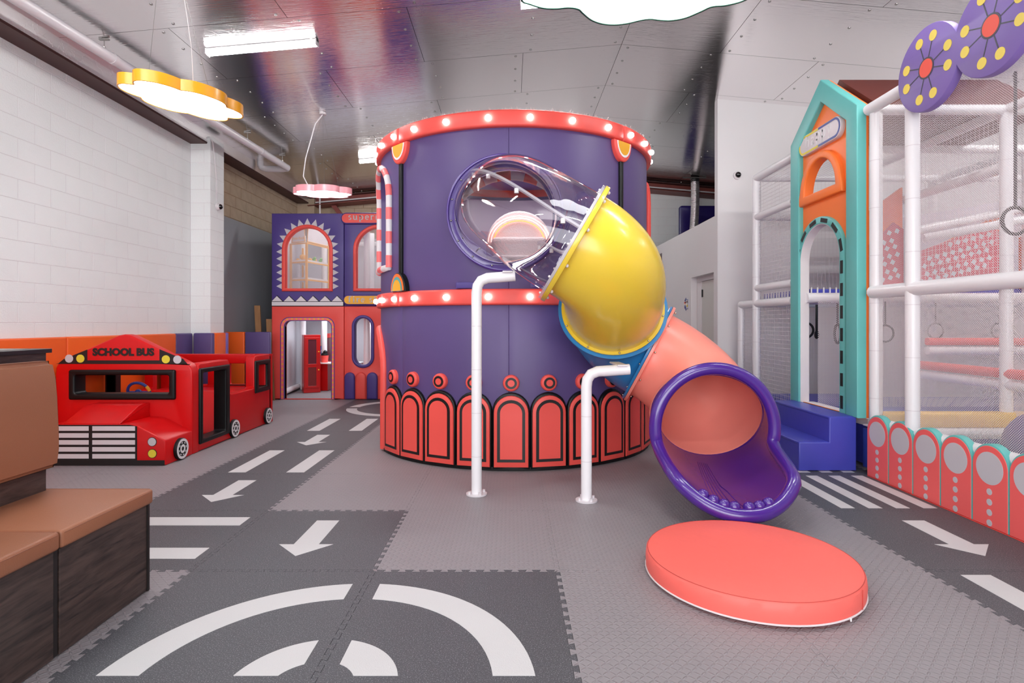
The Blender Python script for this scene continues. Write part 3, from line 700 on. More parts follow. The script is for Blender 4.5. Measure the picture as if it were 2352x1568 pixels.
for y0, y1 in ((-1.0, .62), (.63, 1.46), (1.467, 2.297), (2.303, 2.895)):
    c = part('seat_cushion', box(-2.36, -1.805, y0, y1, .438, .512, .014, 3), M_brown, bn, 40)
    part('piping_seam', tube([(-2.34, y1-.012, .5115), (-1.82, y1-.012, .5115), (-1.8065, y1-.014, .5), (-1.8065, y0+.014, .5)], .0022, 6), mat('brown_piping', (140, 88, 66), .5), c)
# backrest: one upright cushion bulging gently
def backrest(y0, y1):
    bm = bmesh.new(); bmesh.ops.create_cube(bm, size=1)
    for v in bm.verts: v.co = Vector((-2.325+v.co.x*.09, (y0+y1)/2+v.co.y*(y1-y0), .893+v.co.z*.53))
    bmesh.ops.subdivide_edges(bm, edges=bm.edges[:], cuts=5, use_grid_fill=True)
    for v in bm.verts:
        zz = (v.co.z-.893)/.265
        if v.co.x > -2.3: v.co.x += .018*(1-zz**4)-.012*zz
    bmesh.ops.bevel(bm, geom=[e for e in bm.edges if e.calc_face_angle(0) > .8], offset=.02, segments=3, affect='EDGES')
    return from_bm(bm)
for y0, y1 in ((-1, .62), (.63, 1.75), (1.76, 2.88)):
    part('backrest_cushion', backrest(y0, y1), M_brown, bn, 50)
pt = thing('planter_partition', 'dark wood partition with black top standing behind the brown backrest', 'partition', (-2.6, 2.6, 0))
woodbox(-3.2, -2.45, 2.6, 3.02, .005, 1.19, 'body', pt)
part('top_slab', box(-3.25, -2.43, 1.0, 3.035, 1.19, 1.212, .002, 1), mat('black_laminate', (30, 27, 28), .35), pt)
part('top_inlay', box(-3.2, -2.5, 1.05, 2.98, 1.212, 1.2135), mat('pale_laminate', (150, 140, 132), .4), pt)
woodbox(-3.2, -2.45, .9, 2.6, .005, 1.19, 'body_side', pt)

# ================================================================== SCHOOL BUS
bus = thing('school_bus_playset', 'red padded school bus play structure with black window frames and white grille', 'play bus', (-3.96, 6.6, 0))
BX0, BX1, BXC = -4.67, -3.265, -3.965
k_ = .004464
bX = lambda x: (120+x/4.481-VX)*k_
bZ = lambda y: H-(740+y/4.481-VY)*k_
fB = FY(5.87)
gable = [(BX0, .005), (BX1, .005), (BX1, .80), (BX1-.004, .87), (BX1-.04, .925), (BX1-.09, .955), (-3.90, 1.222), (-3.96, 1.232), (-4.02, 1.222), (BX0+.09, .975), (BX0+.035, .945), (BX0+.004, .89), (BX0, .80)]
win = rrect(bX(215), bZ(765), bX(1245), bZ(515), .03)
front = part('windscreen_board', plate([gable, win], fB, -.115, 0, .016, 3), V_bus, bus, 40)
zt = bZ(428)
band = [(BX0+.008, zt), (BX1-.008, zt), (BX1-.045, .918), (BX1-.09, .943), (-3.62, 1.065), (-3.98, 1.195), (-4.32, 1.075), (BX0+.09, .955), (BX0+.03, .93)]
def slope_at(x):  # underside of the gable outline
    return 1.222-.0-(abs(x-BXC)-.06)*(.26/.61)
bx0, bx1 = bX(362), bX(1105)
part('black_band', plate([[(BX0+.012, zt), (bx0, zt), (bx0, slope_at(bx0)-.012), (BX0+.09, slope_at(BX0+.09)-.006), (BX0+.035, .935)]], fB, 0, .003), S_black, front)
part('black_band', plate([[(bx1, zt), (BX1-.012, zt), (BX1-.04, .918), (BX1-.09, slope_at(BX1-.09)-.010), (bx1, slope_at(bx1)-.012)]], fB, 0, .003), S_black, front)
part('black_band', plate([rect(bx0, zt, bx1, bZ(391))], fB, 0, .003), S_black, front)
part('name_lettering', text_vf('SCHOOL BUS', .1315*.76, fB, (bX(420)+bX(1048))/2, bZ(309), .0045, .0062, sx=1.04), S_black, front)
for x, y, m in ((177, 373, S_grey), (293, 373, S_yellow), (1172, 380, S_yellow), (1290, 383, S_grey)):
    part('roof_marker', plate([circ(bX(x), bZ(y), .0415)], fB, .003, .006), m, front)
wf = part('window_frame', plate([rrect(bX(182), bZ(795), bX(1275), bZ(487), .02), rrect(bX(250), bZ(733), bX(1212), bZ(542), .025)], fB, -.125, .028, .018, 3), V_black, front, 40)
# bonnet / fenders
z0 = .005
prof = [(-3.265, z0), (-3.265, .232), (-3.275, .245), (-3.52, .372), (-3.60, .390), (-4.33, .390), (-4.41, .372), (-4.655, .245), (-4.665, .232), (-4.665, z0)]
hood = part('bonnet', plate([prof[::-1]], FY(5.41), -.458, 0, .012, 3), V_bus, bus, 40)
hump = [(-3.73, .385), (-4.24, .385)]
part('bonnet_hump', hull([(x, y, z) for x in (-4.24, -3.70) for y, z in ((5.415, .388), (5.425, .40), (5.70, .528), (5.74, .536), (5.868, .536), (5.868, .388))], .010, 3), V_bus, hood, 40)
fg = FY(5.41)
part('grille_panel', plate([[(-3.53, .03), (-3.53, .372), (-3.60, .386), (-4.33, .386), (-4.40, .372), (-4.40, .03)]], fg, 0, .003), S_black, hood)
part('bumper_band', plate([rect(-4.66, .006, -3.27, .052)], fg, 0, .0035), S_black, hood)
for k in range(5):
    zc = .352-k*.0655
    for a, b in ((-4.385, -3.985), (-3.95, -3.547)):
        part('grille_slat', plate([rect(a, zc-.0215, b, zc+.0215)], fg, .003, .0055), S_white, hood)
hx = lambda x: (120+x/4.481-VX)*5.41/F
hz = lambda y: H-(740+y/4.481-VY)*5.41/F
for x, y, m in ((1029, 1229, S_grey), (1031, 1350, S_yellow)):
    for s_ in (0, 1):
        X = hx(x) if not s_ else 2*BXC-hx(x)
        part('headlamp_ring', plate([circ(X, hz(y), .0435)], fg, 0, .003), S_black, hood)
        part('headlamp', plate([circ(X, hz(y), .0385)], fg, .003, .005), m, hood)
# side walls
fS = FPX(BX1)
side = [(5.99, z0), (7.80, z0), (7.80, .895), (7.77, .93), (7.35, .93), (7.31, .91), (7.295, .87), (7.295, .54), (7.26, .515), (6.70, .515), (6.655, .54), (6.655, .88), (6.62, .925), (6.02, .925), (5.99, .90)]
sd = part('side_board', plate([side, rect(6.045, .12, 6.545, .83), rect(7.38, .51, 7.63, .82)], fS, -.11, 0, .014, 3), V_bus, bus, 40)
part('door_surround', plate([rrect(5.995, .075, 6.625, .872, .015), rrect(6.05, .125, 6.53, .822, .02)], fS, -.12, .022, .016, 3), V_black, sd, 40)
part('window_surround', plate([rrect(7.30, .45, 7.74, .865, .015), rrect(7.385, .515, 7.635, .805, .02)], fS, -.12, .022, .016, 3), V_black, sd, 40)
fL = Fr((BX0, 0, 0), (0, -1, 0), (0, 0, 1))
side2 = [(-y, z) for y, z in side]
part('side_board', plate([side2, rect(-6.6, .45, -6.1, .80), rect(-7.63, .45, -7.38, .80)], fL, -.11, 0, .014, 3), V_bus, bus, 40)
part('window_surround', plate([rrect(-6.68, .40, -6.05, .85, .015), rrect(-6.6, .46, -6.12, .79, .02)], Fr((BX0+.11, 0, 0), (0, 1, 0), (0, 0, 1)) if False else fL, -.12, .01, .012, 2), V_black, bus, 40)
fK = FY(7.74)
part('rear_board', plate([rect(BX0+.0, z0, BX1-.0, .928), rrect(-3.83, .515, -3.42, .80, .02), rrect(-4.5, .515, -4.1, .80, .02)], fK, -.11, 0, .014, 3), V_bus, bus, 40)
part('rear_sill', box(-3.83, -3.42, 7.735, 7.745, .505, .517), V_black, bus)
part('driver_block', box(-4.5, -3.85, 6.42, 6.75, .01, .38, .02, 3), V_bus, bus, 40)
part('inner_ramp', hull([(x, y, z) for x in (-4.55, -3.42) for y, z in ((6.72, .01), (6.72, .06), (7.2, .50), (7.6, .50), (7.6, .01))], .015, 3), V_bus, bus, 40)
dash_ = part('dashboard', box(-4.55, -3.6, 5.99, 6.12, .01, .56, .02, 3), V_bus, bus, 40)
sw = part('steering_wheel', tube([(-4.02+.118*cos(2*PI*k/28), 6.19-.035*sin(2*PI*k/28), .60+.105*sin(2*PI*k/28)) for k in range(28)], .015, 10, closed=True), V_navy, bus, 50)
part('grip', tube([(-4.02+.118*cos(R(a)), 6.19-.035*sin(R(a)), .60+.105*sin(R(a))) for a in range(8, 42, 5)], .0165, 10), V_gold, sw, 50)
part('wheel_hub', merge(ball((-4.02, 6.18, .60), .035, 12, 8), tube([(-4.13, 6.19, .60), (-3.91, 6.19, .60)], .012, 8), tube([(-4.02, 6.18, .60), (-4.02, 6.1, .56)], .018, 8)), V_navy, sw, 50)
def bus_wheel(Y, Z, r, X, sgn=1):
    fr = Fr((X, Y, Z), (0, sgn, 0), (0, 0, 1))
    t = part('wheel', plate([circ(0, 0, r, 36)], fr, -.01, .032, .008, 3), V_black, bus, 40)
    part('white_ring', plate([circ(0, 0, r*.93, 36), circ(0, 0, r*.70, 36)], fr, .032, .034), S_bright, t)
    part('white_ring', plate([circ(0, 0, r*.40, 28), circ(0, 0, r*.20, 24)], fr, .032, .034), S_bright, t)
    for k in range(8):
        a = 2*PI*k/8+.2; u = (cos(a), sin(a)); v = (-sin(a), cos(a))
        part('ring_fleck', plate([[(r*(.565*u[0]+s*.09*v[0]+q*.045*u[0]), r*(.565*u[1]+s*.09*v[1]+q*.045*u[1])) for s, q in ((-1, -1), (1, -1), (1, 1), (-1, 1))]], fr, .032, .034), S_bright, t)
for Y in (5.645, 6.735, 7.665): bus_wheel(Y, .110, .106, BX1)
for Y in (5.645, 6.735, 7.665): bus_wheel(Y, .110, .106, BX0, -1)

# ================================================================== PLAY HOUSE FRONT (supermarket over fire station)
KF = 10.10/F
fx = lambda px: (px-VX)*KF
fz = lambda py: H-(py-VY)*KF
fH = FY(10.10)
ph = thing('play_house', 'two-storey padded play house front, purple above and coral red below', 'play house', (-2.9, 10.3, 0))
XL, XM, XR = fx(624), fx(790.3), -1.35
dl, drr, dtop = fx(653.6), fx(760.7), fz(736.8)
door_loop = [(dl, .006), (drr, .006)] + [p for p in rrect(dl, .3, drr, dtop, .09, 5)[:14]]
def door_arch(x0, x1, z1, r): return [(x0, .006), (x1, .006)] + [(x1-r+r*cos(R(a)), z1-r+r*sin(R(a))) for a in range(0, 91, 15)] + [(x0+r+r*cos(R(a)), z1-r+r*sin(R(a))) for a in range(90, 181, 15)]
lowL = part('lower_panel', plate([[(XL, .004), (dl, .004), (dl, .0041), (XM-.004, .004), (XM-.004, fz(703)), (XL, fz(703))]][:0] or [rect(XL, .004, XM-.004, fz(703)), door_arch(dl, drr, dtop, .10)], fH, -.10, 0, .014, 3), V_red, ph, 40)
part('door_border', plate([door_arch(fx(643.8), fx(768.8), fz(727.9), .16), door_arch(fx(645.6), fx(767), fz(729.6), .15)], fH, 0, .005), V_deep, lowL)
part('door_border', plate([door_arch(fx(652), fx(762.4), fz(735.2), .115), door_arch(dl, drr, dtop, .10)], fH, -.09, .006), V_deep, lowL)
part('door_band', plate([door_arch(fx(645.6), fx(767), fz(729.6), .15), door_arch(fx(652), fx(762.4), fz(735.2), .115)], fH, 0, .004), V_pink, lowL)
bd = [fx(648.3), fx(764.7), fz(732.3)]
for k in range(17):
    z = .055+k*.0815
    for X in (bd[0]+.002, bd[1]-.002):
        if z < 1.30: part('border_dot', plate([circ(X, z, .0155, 12)], fH, .004, .007), V_gold, lowL)
for a in (40, 72):
    for s_ in (0, 1):
        X = bd[0]+.13-.13*cos(R(a)) if not s_ else bd[1]-.13+.13*cos(R(a))
        part('border_dot', plate([circ(X, bd[2]-.13+.13*sin(R(a)), .0155, 12)], fH, .004, .007), V_gold, lowL)
for k in range(8): part('border_dot', plate([circ(bd[0]+.175+k*.0775, bd[2], .0155, 12)], fH, .004, .007), V_gold, lowL)
pw = pill(fx(834), fz(842), fz(726), .16)
lowR = part('lower_panel', plate([rect(XM+.004, .004, XR, fz(703)), pw], fH, -.10, 0, .014, 3), V_red, ph, 40)
part('pill_window_frame', plate([pill(fx(834), fz(844.8), fz(723.4), .197), pill(fx(834), fz(837.7), fz(730.5), .143)], fH, -.10, .035, .02, 3), V_deep, lowR, 40)
cols = [791, 816.4, 842.3, 868.4, 894.5, 921, 947]
for k in range(6):
    x0, x1 = fx(cols[k])+.004, fx(cols[k+1])-.004
    part('column_pad', plate([arch((x0+x1)/2, .005, (x1-x0)/2, fz(854.6)-(x1-x0)/2)], fH, 0, .045, .035, 4), V_deep if k % 2 == 0 else V_red, lowR, 50)
# upper storey
uz0, uz1 = fz(687), fz(490)
def housewin(cx, hw, zb, zt, n=24): return arch(cx, zb, hw, zt-hw, n=n)
wcx, whw, wzb, wzt = fx(706.5), 58.3*KF, fz(669), fz(515.8)
ihw, izb, izt = 50.5*KF, fz(662.2), fz(523.5)
upL = part('upper_panel', plate([rect(XL, fz(703.2), XM-.004, uz1), housewin(wcx, ihw+.02, izb-.02, izt+.02)], fH, -.10, .004, .014, 3), V_deep, ph, 40)
part('window_frame', plate([housewin(wcx, whw, wzb, wzt), housewin(wcx, ihw, izb, izt)], fH, -.09, .035, .018, 3), V_red, upL, 40)
# white sunburst spikes round the window
path = []; hw = whw-.01; zs = wzt-hw-.0
for k in range(60): path.append((Vector((wcx-hw, wzb+.03+(zs-wzb-.03)*k/60)), Vector((-1, 0))))
for k in range(121): a = PI-PI*k/120; path.append((Vector((wcx+hw*cos(a), zs+hw*sin(a))), Vector((cos(a), sin(a)))))
for k in range(60): path.append((Vector((wcx+hw, zs-(zs-wzb-.03)*(k+1)/60)), Vector((1, 0))))
d = [0]
for a, b in zip(path, path[1:]): d.append(d[-1]+(b[0]-a[0]).length)
ns = 23; step = d[-1]/ns
def at_d(s):
    for i in range(len(d)-1):
        if d[i+1] >= s: t = (s-d[i])/max(1e-6, d[i+1]-d[i]); return path[i][0].lerp(path[i+1][0], t), path[i][1]
    return path[-1]
for k in range(ns):
    (a, _), (m_, nrm), (b, _) = at_d(k*step+.004), at_d((k+.5)*step), at_d((k+1)*step-.004)
    part('sunburst_spike', plate([[tuple(a), tuple(m_+nrm*.112), tuple(b)]], fH, .004, .008), S_grey, upL)
# zigzag and white band
part('band_outline', plate([rect(XL, fz(703.3), XM-.006, fz(691))], fH, .004, .007), S_black, upL)
part('white_band', plate([rect(XL+.006, fz(701.6), XM-.014, fz(693))], fH, .007, .010), S_white, upL)
for k in range(6):
    x0 = fx(624.7+27.6*k); x1 = fx(624.7+27.6*k+24); xm = (x0+x1)/2
    part('zigzag_outline', plate([[(x0-.012, fz(692)), (x1+.022, fz(692)), (xm+.004, fz(678))]], fH, .004, .007), S_black, upL)
    part('zigzag_tooth', plate([[(x0, fz(691.6)), (x1, fz(691.6)), (xm-.002, fz(679.8))]], fH, .007, .010), S_white, upL)
w2 = fx(870)
upR = part('upper_panel', plate([rect(XM+.004, fz(703.2), XR, uz1), housewin(w2, ihw+.02, izb-.02, izt+.02)], fH, -.10, .004, .014, 3), V_deep, ph, 40)
part('window_frame', plate([housewin(w2, whw, wzb, wzt), housewin(w2, ihw, izb, izt)], fH, -.09, .035, .018, 3), V_red, upR, 40)
# signs
ADV = {'s': .72, 'u': 1.1, 'p': 1.05, 'e': .88, 'r': .8, 'm': 1.6, 'n': 1.1, 'a': .95, 'k': 1.1, 't': .66, 'f': .7, 'i': .56, 'o': .95, ' ': .5}
def sign(x0, x1, z0, z1, mfill, word, xh, tx, tz):
    r = (z1-z0)/2
    b = part('sign_board', plate([rrect(x0, z0, x1, z1, r*.98, 8)], fH, .004, .05, .02, 3), V_deep, ph, 40)
    part('sign_face', plate([rrect(x0+.022, z0+.022, x1-.022, z1-.022, (r-.022)*.98, 8)], fH, .05, .053), mfill, b)
    px = tx
    for ch in word:
        if ch != ' ': part('letter', serif_word(ch, xh, fH, px, tz, .0555, .3, False), S_grey, b)
        px += (ADV[ch]+.3)*xh
sign(fx(784.3), XR, fz(515.4), fz(489), V_coral, 'supermarket', .078, fx(802), fz(500.8))
sign(fx(789.6), XR, fz(701), fz(676.8), V_gold, 'fire station', .075, fx(801.8), fz(689.5))
# shell behind the front: floors, inner walls, white padded posts
IN = mat('pale_inner_wall', (206, 204, 212), .7); 
part('mid_floor', box(XL+.02, XR, 10.22, 12.6, fz(703)-.02, fz(703)+.06), V_white, ph)
part('side_liner', hull([(x, y, z) for x, y in ((XL+.03, 10.22), (XL+.06, 10.22), (-4.50, 12.6), (-4.47, 12.6)) for z in (.01, 3.2)]), IN, ph)
part('rear_liner', box(-4.5, XR, 12.58, 12.62, 0, 3.2), IN, ph)
part('right_liner', box(XR-.04, XR, 10.22, 12.6, 0, 3.2), IN, ph)
for x, y in ((-4.17, 11.5), (-3.76, 11.55), (-2.98, 12.2), (-2.72, 11.2), (-2.62, 10.42)):
    part('padded_post', tube([(x, y, .02), (x, y, 3.1)], .055, 14), W_pad, ph, 40)
part('floor_roller', tube([(-4.16, 10.4, .08), (-4.33, 12.0, .08)], .05, 14), W_pad, ph, 40)
for z in (2.0, 3.05): part('padded_rail', tube([(XL+.1, 12.35, z), (XR, 12.35, z)], .05, 12), W_pad, ph, 40)
# red toy cupboards and counter in the fire station
def cup(label, x0, x1, y0, y1, z1, ang=0):
    t = thing('toy_cupboard', label, 'cupboard', (x0, y0, 0))
    c = Vector(((x0+x1)/2, (y0+y1)/2, 0)); M3 = Matrix.Rotation(ang, 3, 'Z')
    def rot(vf): return [tuple(c+M3@(Vector(v)-c)) for v in vf[0]], vf[1]
    part('carcass', rot(box(x0, x1, y0, y1, .005, z1, .004, 1)), M_cupb, t)
    for za, zb, m in ((z1*.5, z1*.92, M_smoke), (z1*.12, z1*.44, mat('dark_red_panel', (110, 10, 14), .4))):
        dd = part('door', rot(plate([rect(x0+.02, za-.04, x1-.02, zb+.04), rect(x0+.08, za, x1-.08, zb)], FY(y0), 0, .02, .003, 1)), M_cupb, t)
        part('door_pane', rot(plate([rect(x0+.08, za, x1-.08, zb)], FY(y0), 0, .008)), m, dd)
        part('knob', rot(ball((x1-.04, y0-.035, (za+zb)/2 if za > .4 else zb-.05), .014, 8, 6)), V_gold, dd)
    return t
cup('tall red toy cupboard just inside the fire station doorway', -4.05, -3.74, 11.05, 11.3, 1.12, R(28))
cup('red toy cupboard at the back right of the fire station doorway', -3.98, -3.6, 12.0, 12.3, 1.13, R(15))
ct = thing('toy_counter', 'low red toy counter with a white top inside the fire station', 'counter', (-3.25, 11.3, 0))
part('counter_body', box(-3.88, -3.64, 11.38, 11.6, .005, .54, .004, 1), M_cupb, ct)
part('counter_body', box(-3.3, -3.0, 11.4, 11.65, .005, .54, .004, 1), M_cupb, ct)
part('counter_top', hull([(x, y, z) for x, y in ((-3.90, 11.36), (-3.0, 11.2), (-3.0, 11.7), (-3.90, 11.7)) for z in (.54, .56)]), S_bright, ct)
bk = thing('toy_bucket', 'red toy bucket with black helmets on the white counter', 'bucket', (-3.74, 11.5, .56))
part('bucket_body', tube([(-3.74, 11.5, .561), (-3.74, 11.5, .70)], [.065, .08], 16), V_red, bk, 40)
part('black_contents', merge(ball((-3.74, 11.5, .71), .075, 10, 6, .7), ball((-3.72, 11.48, .76), .045, 8, 6)), V_black, bk, 60)
pb = thing('toy_poster', 'blue and yellow toy card standing on the white counter', 'card', (-3.88, 11.62, .56))
part('card', plate([rect(-3.90, .562, -3.79, .90)], FY(11.62), -.01, 0, .002, 1), V_gold, pb); part('card_face', plate([rect(-3.892, .575, -3.798, .89)], FY(11.62), 0, .002), mat('blue_print', (40, 110, 200), .5), pb)
part('card_motif', tube([(-3.845+.02*sin(k*.9), 11.615, .60+k*.027) for k in range(10)], .006, 6), S_bright, pb)
# shelves of the toy supermarket upstairs
YS = mat('yellow_shelf_paint', (240, 168, 44), .5)
sh = thing('toy_fruit_rack', 'yellow framed toy fruit rack behind the upper arched window', 'shelf', (-3.6, 10.9, 1.72))
A_, B_, C_ = Vector((-4.14, 10.78, 0)), Vector((-3.78, 10.60, 0)), Vector((-3.60, 11.35, 0))
for p in (A_, B_, C_): part('upright', box(p.x-.018, p.x+.018, p.y-.018, p.y+.018, 1.72, 2.84), YS, sh)
part('upright', box(-4.16, -4.13, 11.4, 11.43, 1.72, 2.84), YS, sh)
def slab(p, q, z0, z1, d=(0, .03), m=None, nm='shelf_rail'):
    part(nm, hull([(a.x+(e if d[0] else 0)*0, a.y+e, z) for a in (p, q) for e in (0, d[1]) for z in (z0, z1)]), m or YS, sh)
for z in (2.14, 2.47, 2.82):
    slab(A_, B_, z, z+.026); slab(B_, C_, z, z+.026)
for z in (2.16, 2.49):
    slab(A_+Vector((.02, .03, 0)), B_+Vector((-.02, .03, 0)), z, z+.04, (0, .03), V_white, 'white_tray')
    slab(B_+Vector((.0, .05, 0)), C_+Vector((-.02, .0, 0)), z, z+.04, (0, .03), V_white, 'white_tray')
    part('white_tray', hull([(p.x, p.y, z+q) for p in (A_+Vector((.02, .05, 0)), B_+Vector((-.02, .05, 0)), C_+Vector((-.03, 0, 0)), Vector((-4.12, 11.4, 0))) for q in (0, .015)]), V_white, sh)
for p, q in ((A_, B_), (B_, C_)):
    dv = (q-p).normalized(); a, b = p+dv*.03, q-dv*.03
    bb = part('header_board', hull([(c.x, c.y+e, z) for c, z in ((a, 2.86), (b, 2.86), (a+dv*.03, 3.14), (b-dv*.03, 3.14)) for e in (0, .012)]), S_white, sh)
    c4_ = [(a.x, a.y-.01, 2.86), (b.x, b.y-.01, 2.86), (b.x-dv.x*.03, b.y-dv.y*.03-.01, 3.14), (a.x+dv.x*.03, a.y+dv.y*.03-.01, 3.14)]
    part('header_frame', tube(c4_, .011, 6, closed=True), YS, bb)
    if p is A_: part('header_lettering', text_vf('Fruit Rack', .075, Fr(((a+b)/2).to_tuple()[:2]+(2.93,), dv, (0, 0, 1)), 0, 0, .01, .001), YS, bb)
fr_names = ['golden toy fruit at the left end of the rack tray', 'large golden toy fruit topping the heap on the rack', 'golden toy fruit low in the middle of the heap', 'orange toy fruit beside the middle of the heap', 'golden toy fruit right of the orange one', 'small golden toy fruit nearest the rack upright']
for k, nm in enumerate(fr_names):
    x = -4.06+.062*k*1.0; y = 10.93-.012*k+(.09 if k % 2 else 0); rr_ = .040 if k != 1 else .058
    o = part('toy_fruit', ball((x, y, 2.507+rr_+(.05 if k in (1, 2) else 0)), rr_, 12, 8, .95), V_orange if k == 3 else V_gold, None, 60); tag(o, nm, 'toy fruit', 'toy fruit on the rack')
for k, nm in enumerate(['green toy vegetable on the right tray, left of the other', 'green toy vegetable on the right tray, nearest the window edge']):
    x = -3.75+.055*k; y = 10.92+.2*k; o = part('toy_vegetable', merge(ball((x, y, 2.56), .036, 10, 6, .8), ball((x+.02, y-.02, 2.585), .028, 8, 6, .8)), mat('green_toy', (110, 190, 90), .5), None, 60); tag(o, nm, 'toy vegetable', 'toy vegetables on the rack')
# sheer white netting behind the upper windows
for c in (wcx, w2): part('window_net', ribbons(Fr((0, 10.17, 0), (1, 0, 0), (0, 0, 1)), c-ihw, c+ihw, izb, izt, .016, .0021, True), M_net, ph, kind='stuff')

# ================================================================== CAROUSEL TOWER
TX, TY, TR = .034, 6.765, 1.53
class Cy:
    def __init__(s, th, r, z=0): s.t, s.r, s.z = R(th), r, z; s.n = Vector((sin(s.t), -cos(s.t), 0)); s.u = Vector((cos(s.t), sin(s.t), 0)); s.v = Vector((0, 0, 1))
    def __call__(s, x, y, w=0):
        a = s.t+x/s.r; return Vector((TX+(s.r+w)*sin(a), TY-(s.r+w)*cos(a), s.z+y))
tw = thing('carousel_tower', 'round purple padded tower with coral light bands and arch panels round its foot', 'play tower', (TX, TY, 0))
def arcpanel(t0, t1, z0, z1, r0, r1, b=.015, nt=14, nz=3):
    prof = [(0, 0)] ; P = [(r0, z0)] + [(r1-b+b*sin(R(a)), z0+b-b*cos(R(a))) for a in (0, 30, 60, 90)] + [(r1-b+b*cos(R(a)), z1-b+b*sin(R(a))) for a in (0, 30, 60, 90)] + [(r0, z1)]
    V, Fc = [], []; e = math.degrees(b/r1)
    ts = [t0, t0+e*.35, t0+e] + [t0+e+(t1-t0-2*e)*k/nt for k in range(1, nt)] + [t1-e, t1-e*.35, t1]; n = len(P)
    for i, t in enumerate(ts):
        sh_ = {0: b, 1: b*.25, len(ts)-1: b, len(ts)-2: b*.25}.get(i, 0)
        for r, z in P:
            rr_ = r-sh_ if r > r0+.001 else r; V.append((TX+rr_*sin(R(t)), TY-rr_*cos(R(t)), z))
    for i in range(len(ts)-1):
        for k in range(n): l = (k+1) % n; Fc.append((i*n+k, i*n+l, (i+1)*n+l, (i+1)*n+k))
    Fc.append(tuple(range(n))[::-1]); Fc.append(tuple((len(ts)-1)*n+k for k in range(n)))
    return V, Fc
def cut(o, vf):
    me = bpy.data.meshes.new('c'); me.from_pydata([Vector(v) for v in vf[0]], [], vf[1])
    bm = bmesh.new(); bm.from_mesh(me); bmesh.ops.recalc_face_normals(bm, faces=bm.faces[:]); bm.to_mesh(me); bm.free()
    c = bpy.data.objects.new('c', me); COL.objects.link(c)
    bm = bmesh.new(); bm.from_mesh(o.data); bmesh.ops.recalc_face_normals(bm, faces=bm.faces[:]); bm.to_mesh(o.data); bm.free()
    md = o.modifiers.new('b', 'BOOLEAN'); md.object = c; md.operation = 'DIFFERENCE'; md.solver = 'EXACT'
    bpy.context.view_layer.update()
    dg = bpy.context.evaluated_depsgraph_get(); nm = bpy.data.meshes.new_from_object(o.evaluated_get(dg)); o.modifiers.clear(); o.data = nm
    bpy.data.objects.remove(c)
    nm.polygons.foreach_set('use_smooth', [True]*len(nm.polygons)); nm.set_sharp_from_angle(angle=R(35))
S0 = -1.9
SX, SZ, SY = -.05, 2.335, 5.13        # slide mouth centre and its plane
slide_cut = tube([(SX, 4.6, SZ), (SX, 5.9, SZ)], .44, 48)
WT = 67.5
wz0, wz1, wspring = 1.89, 2.99, 2.99-.33
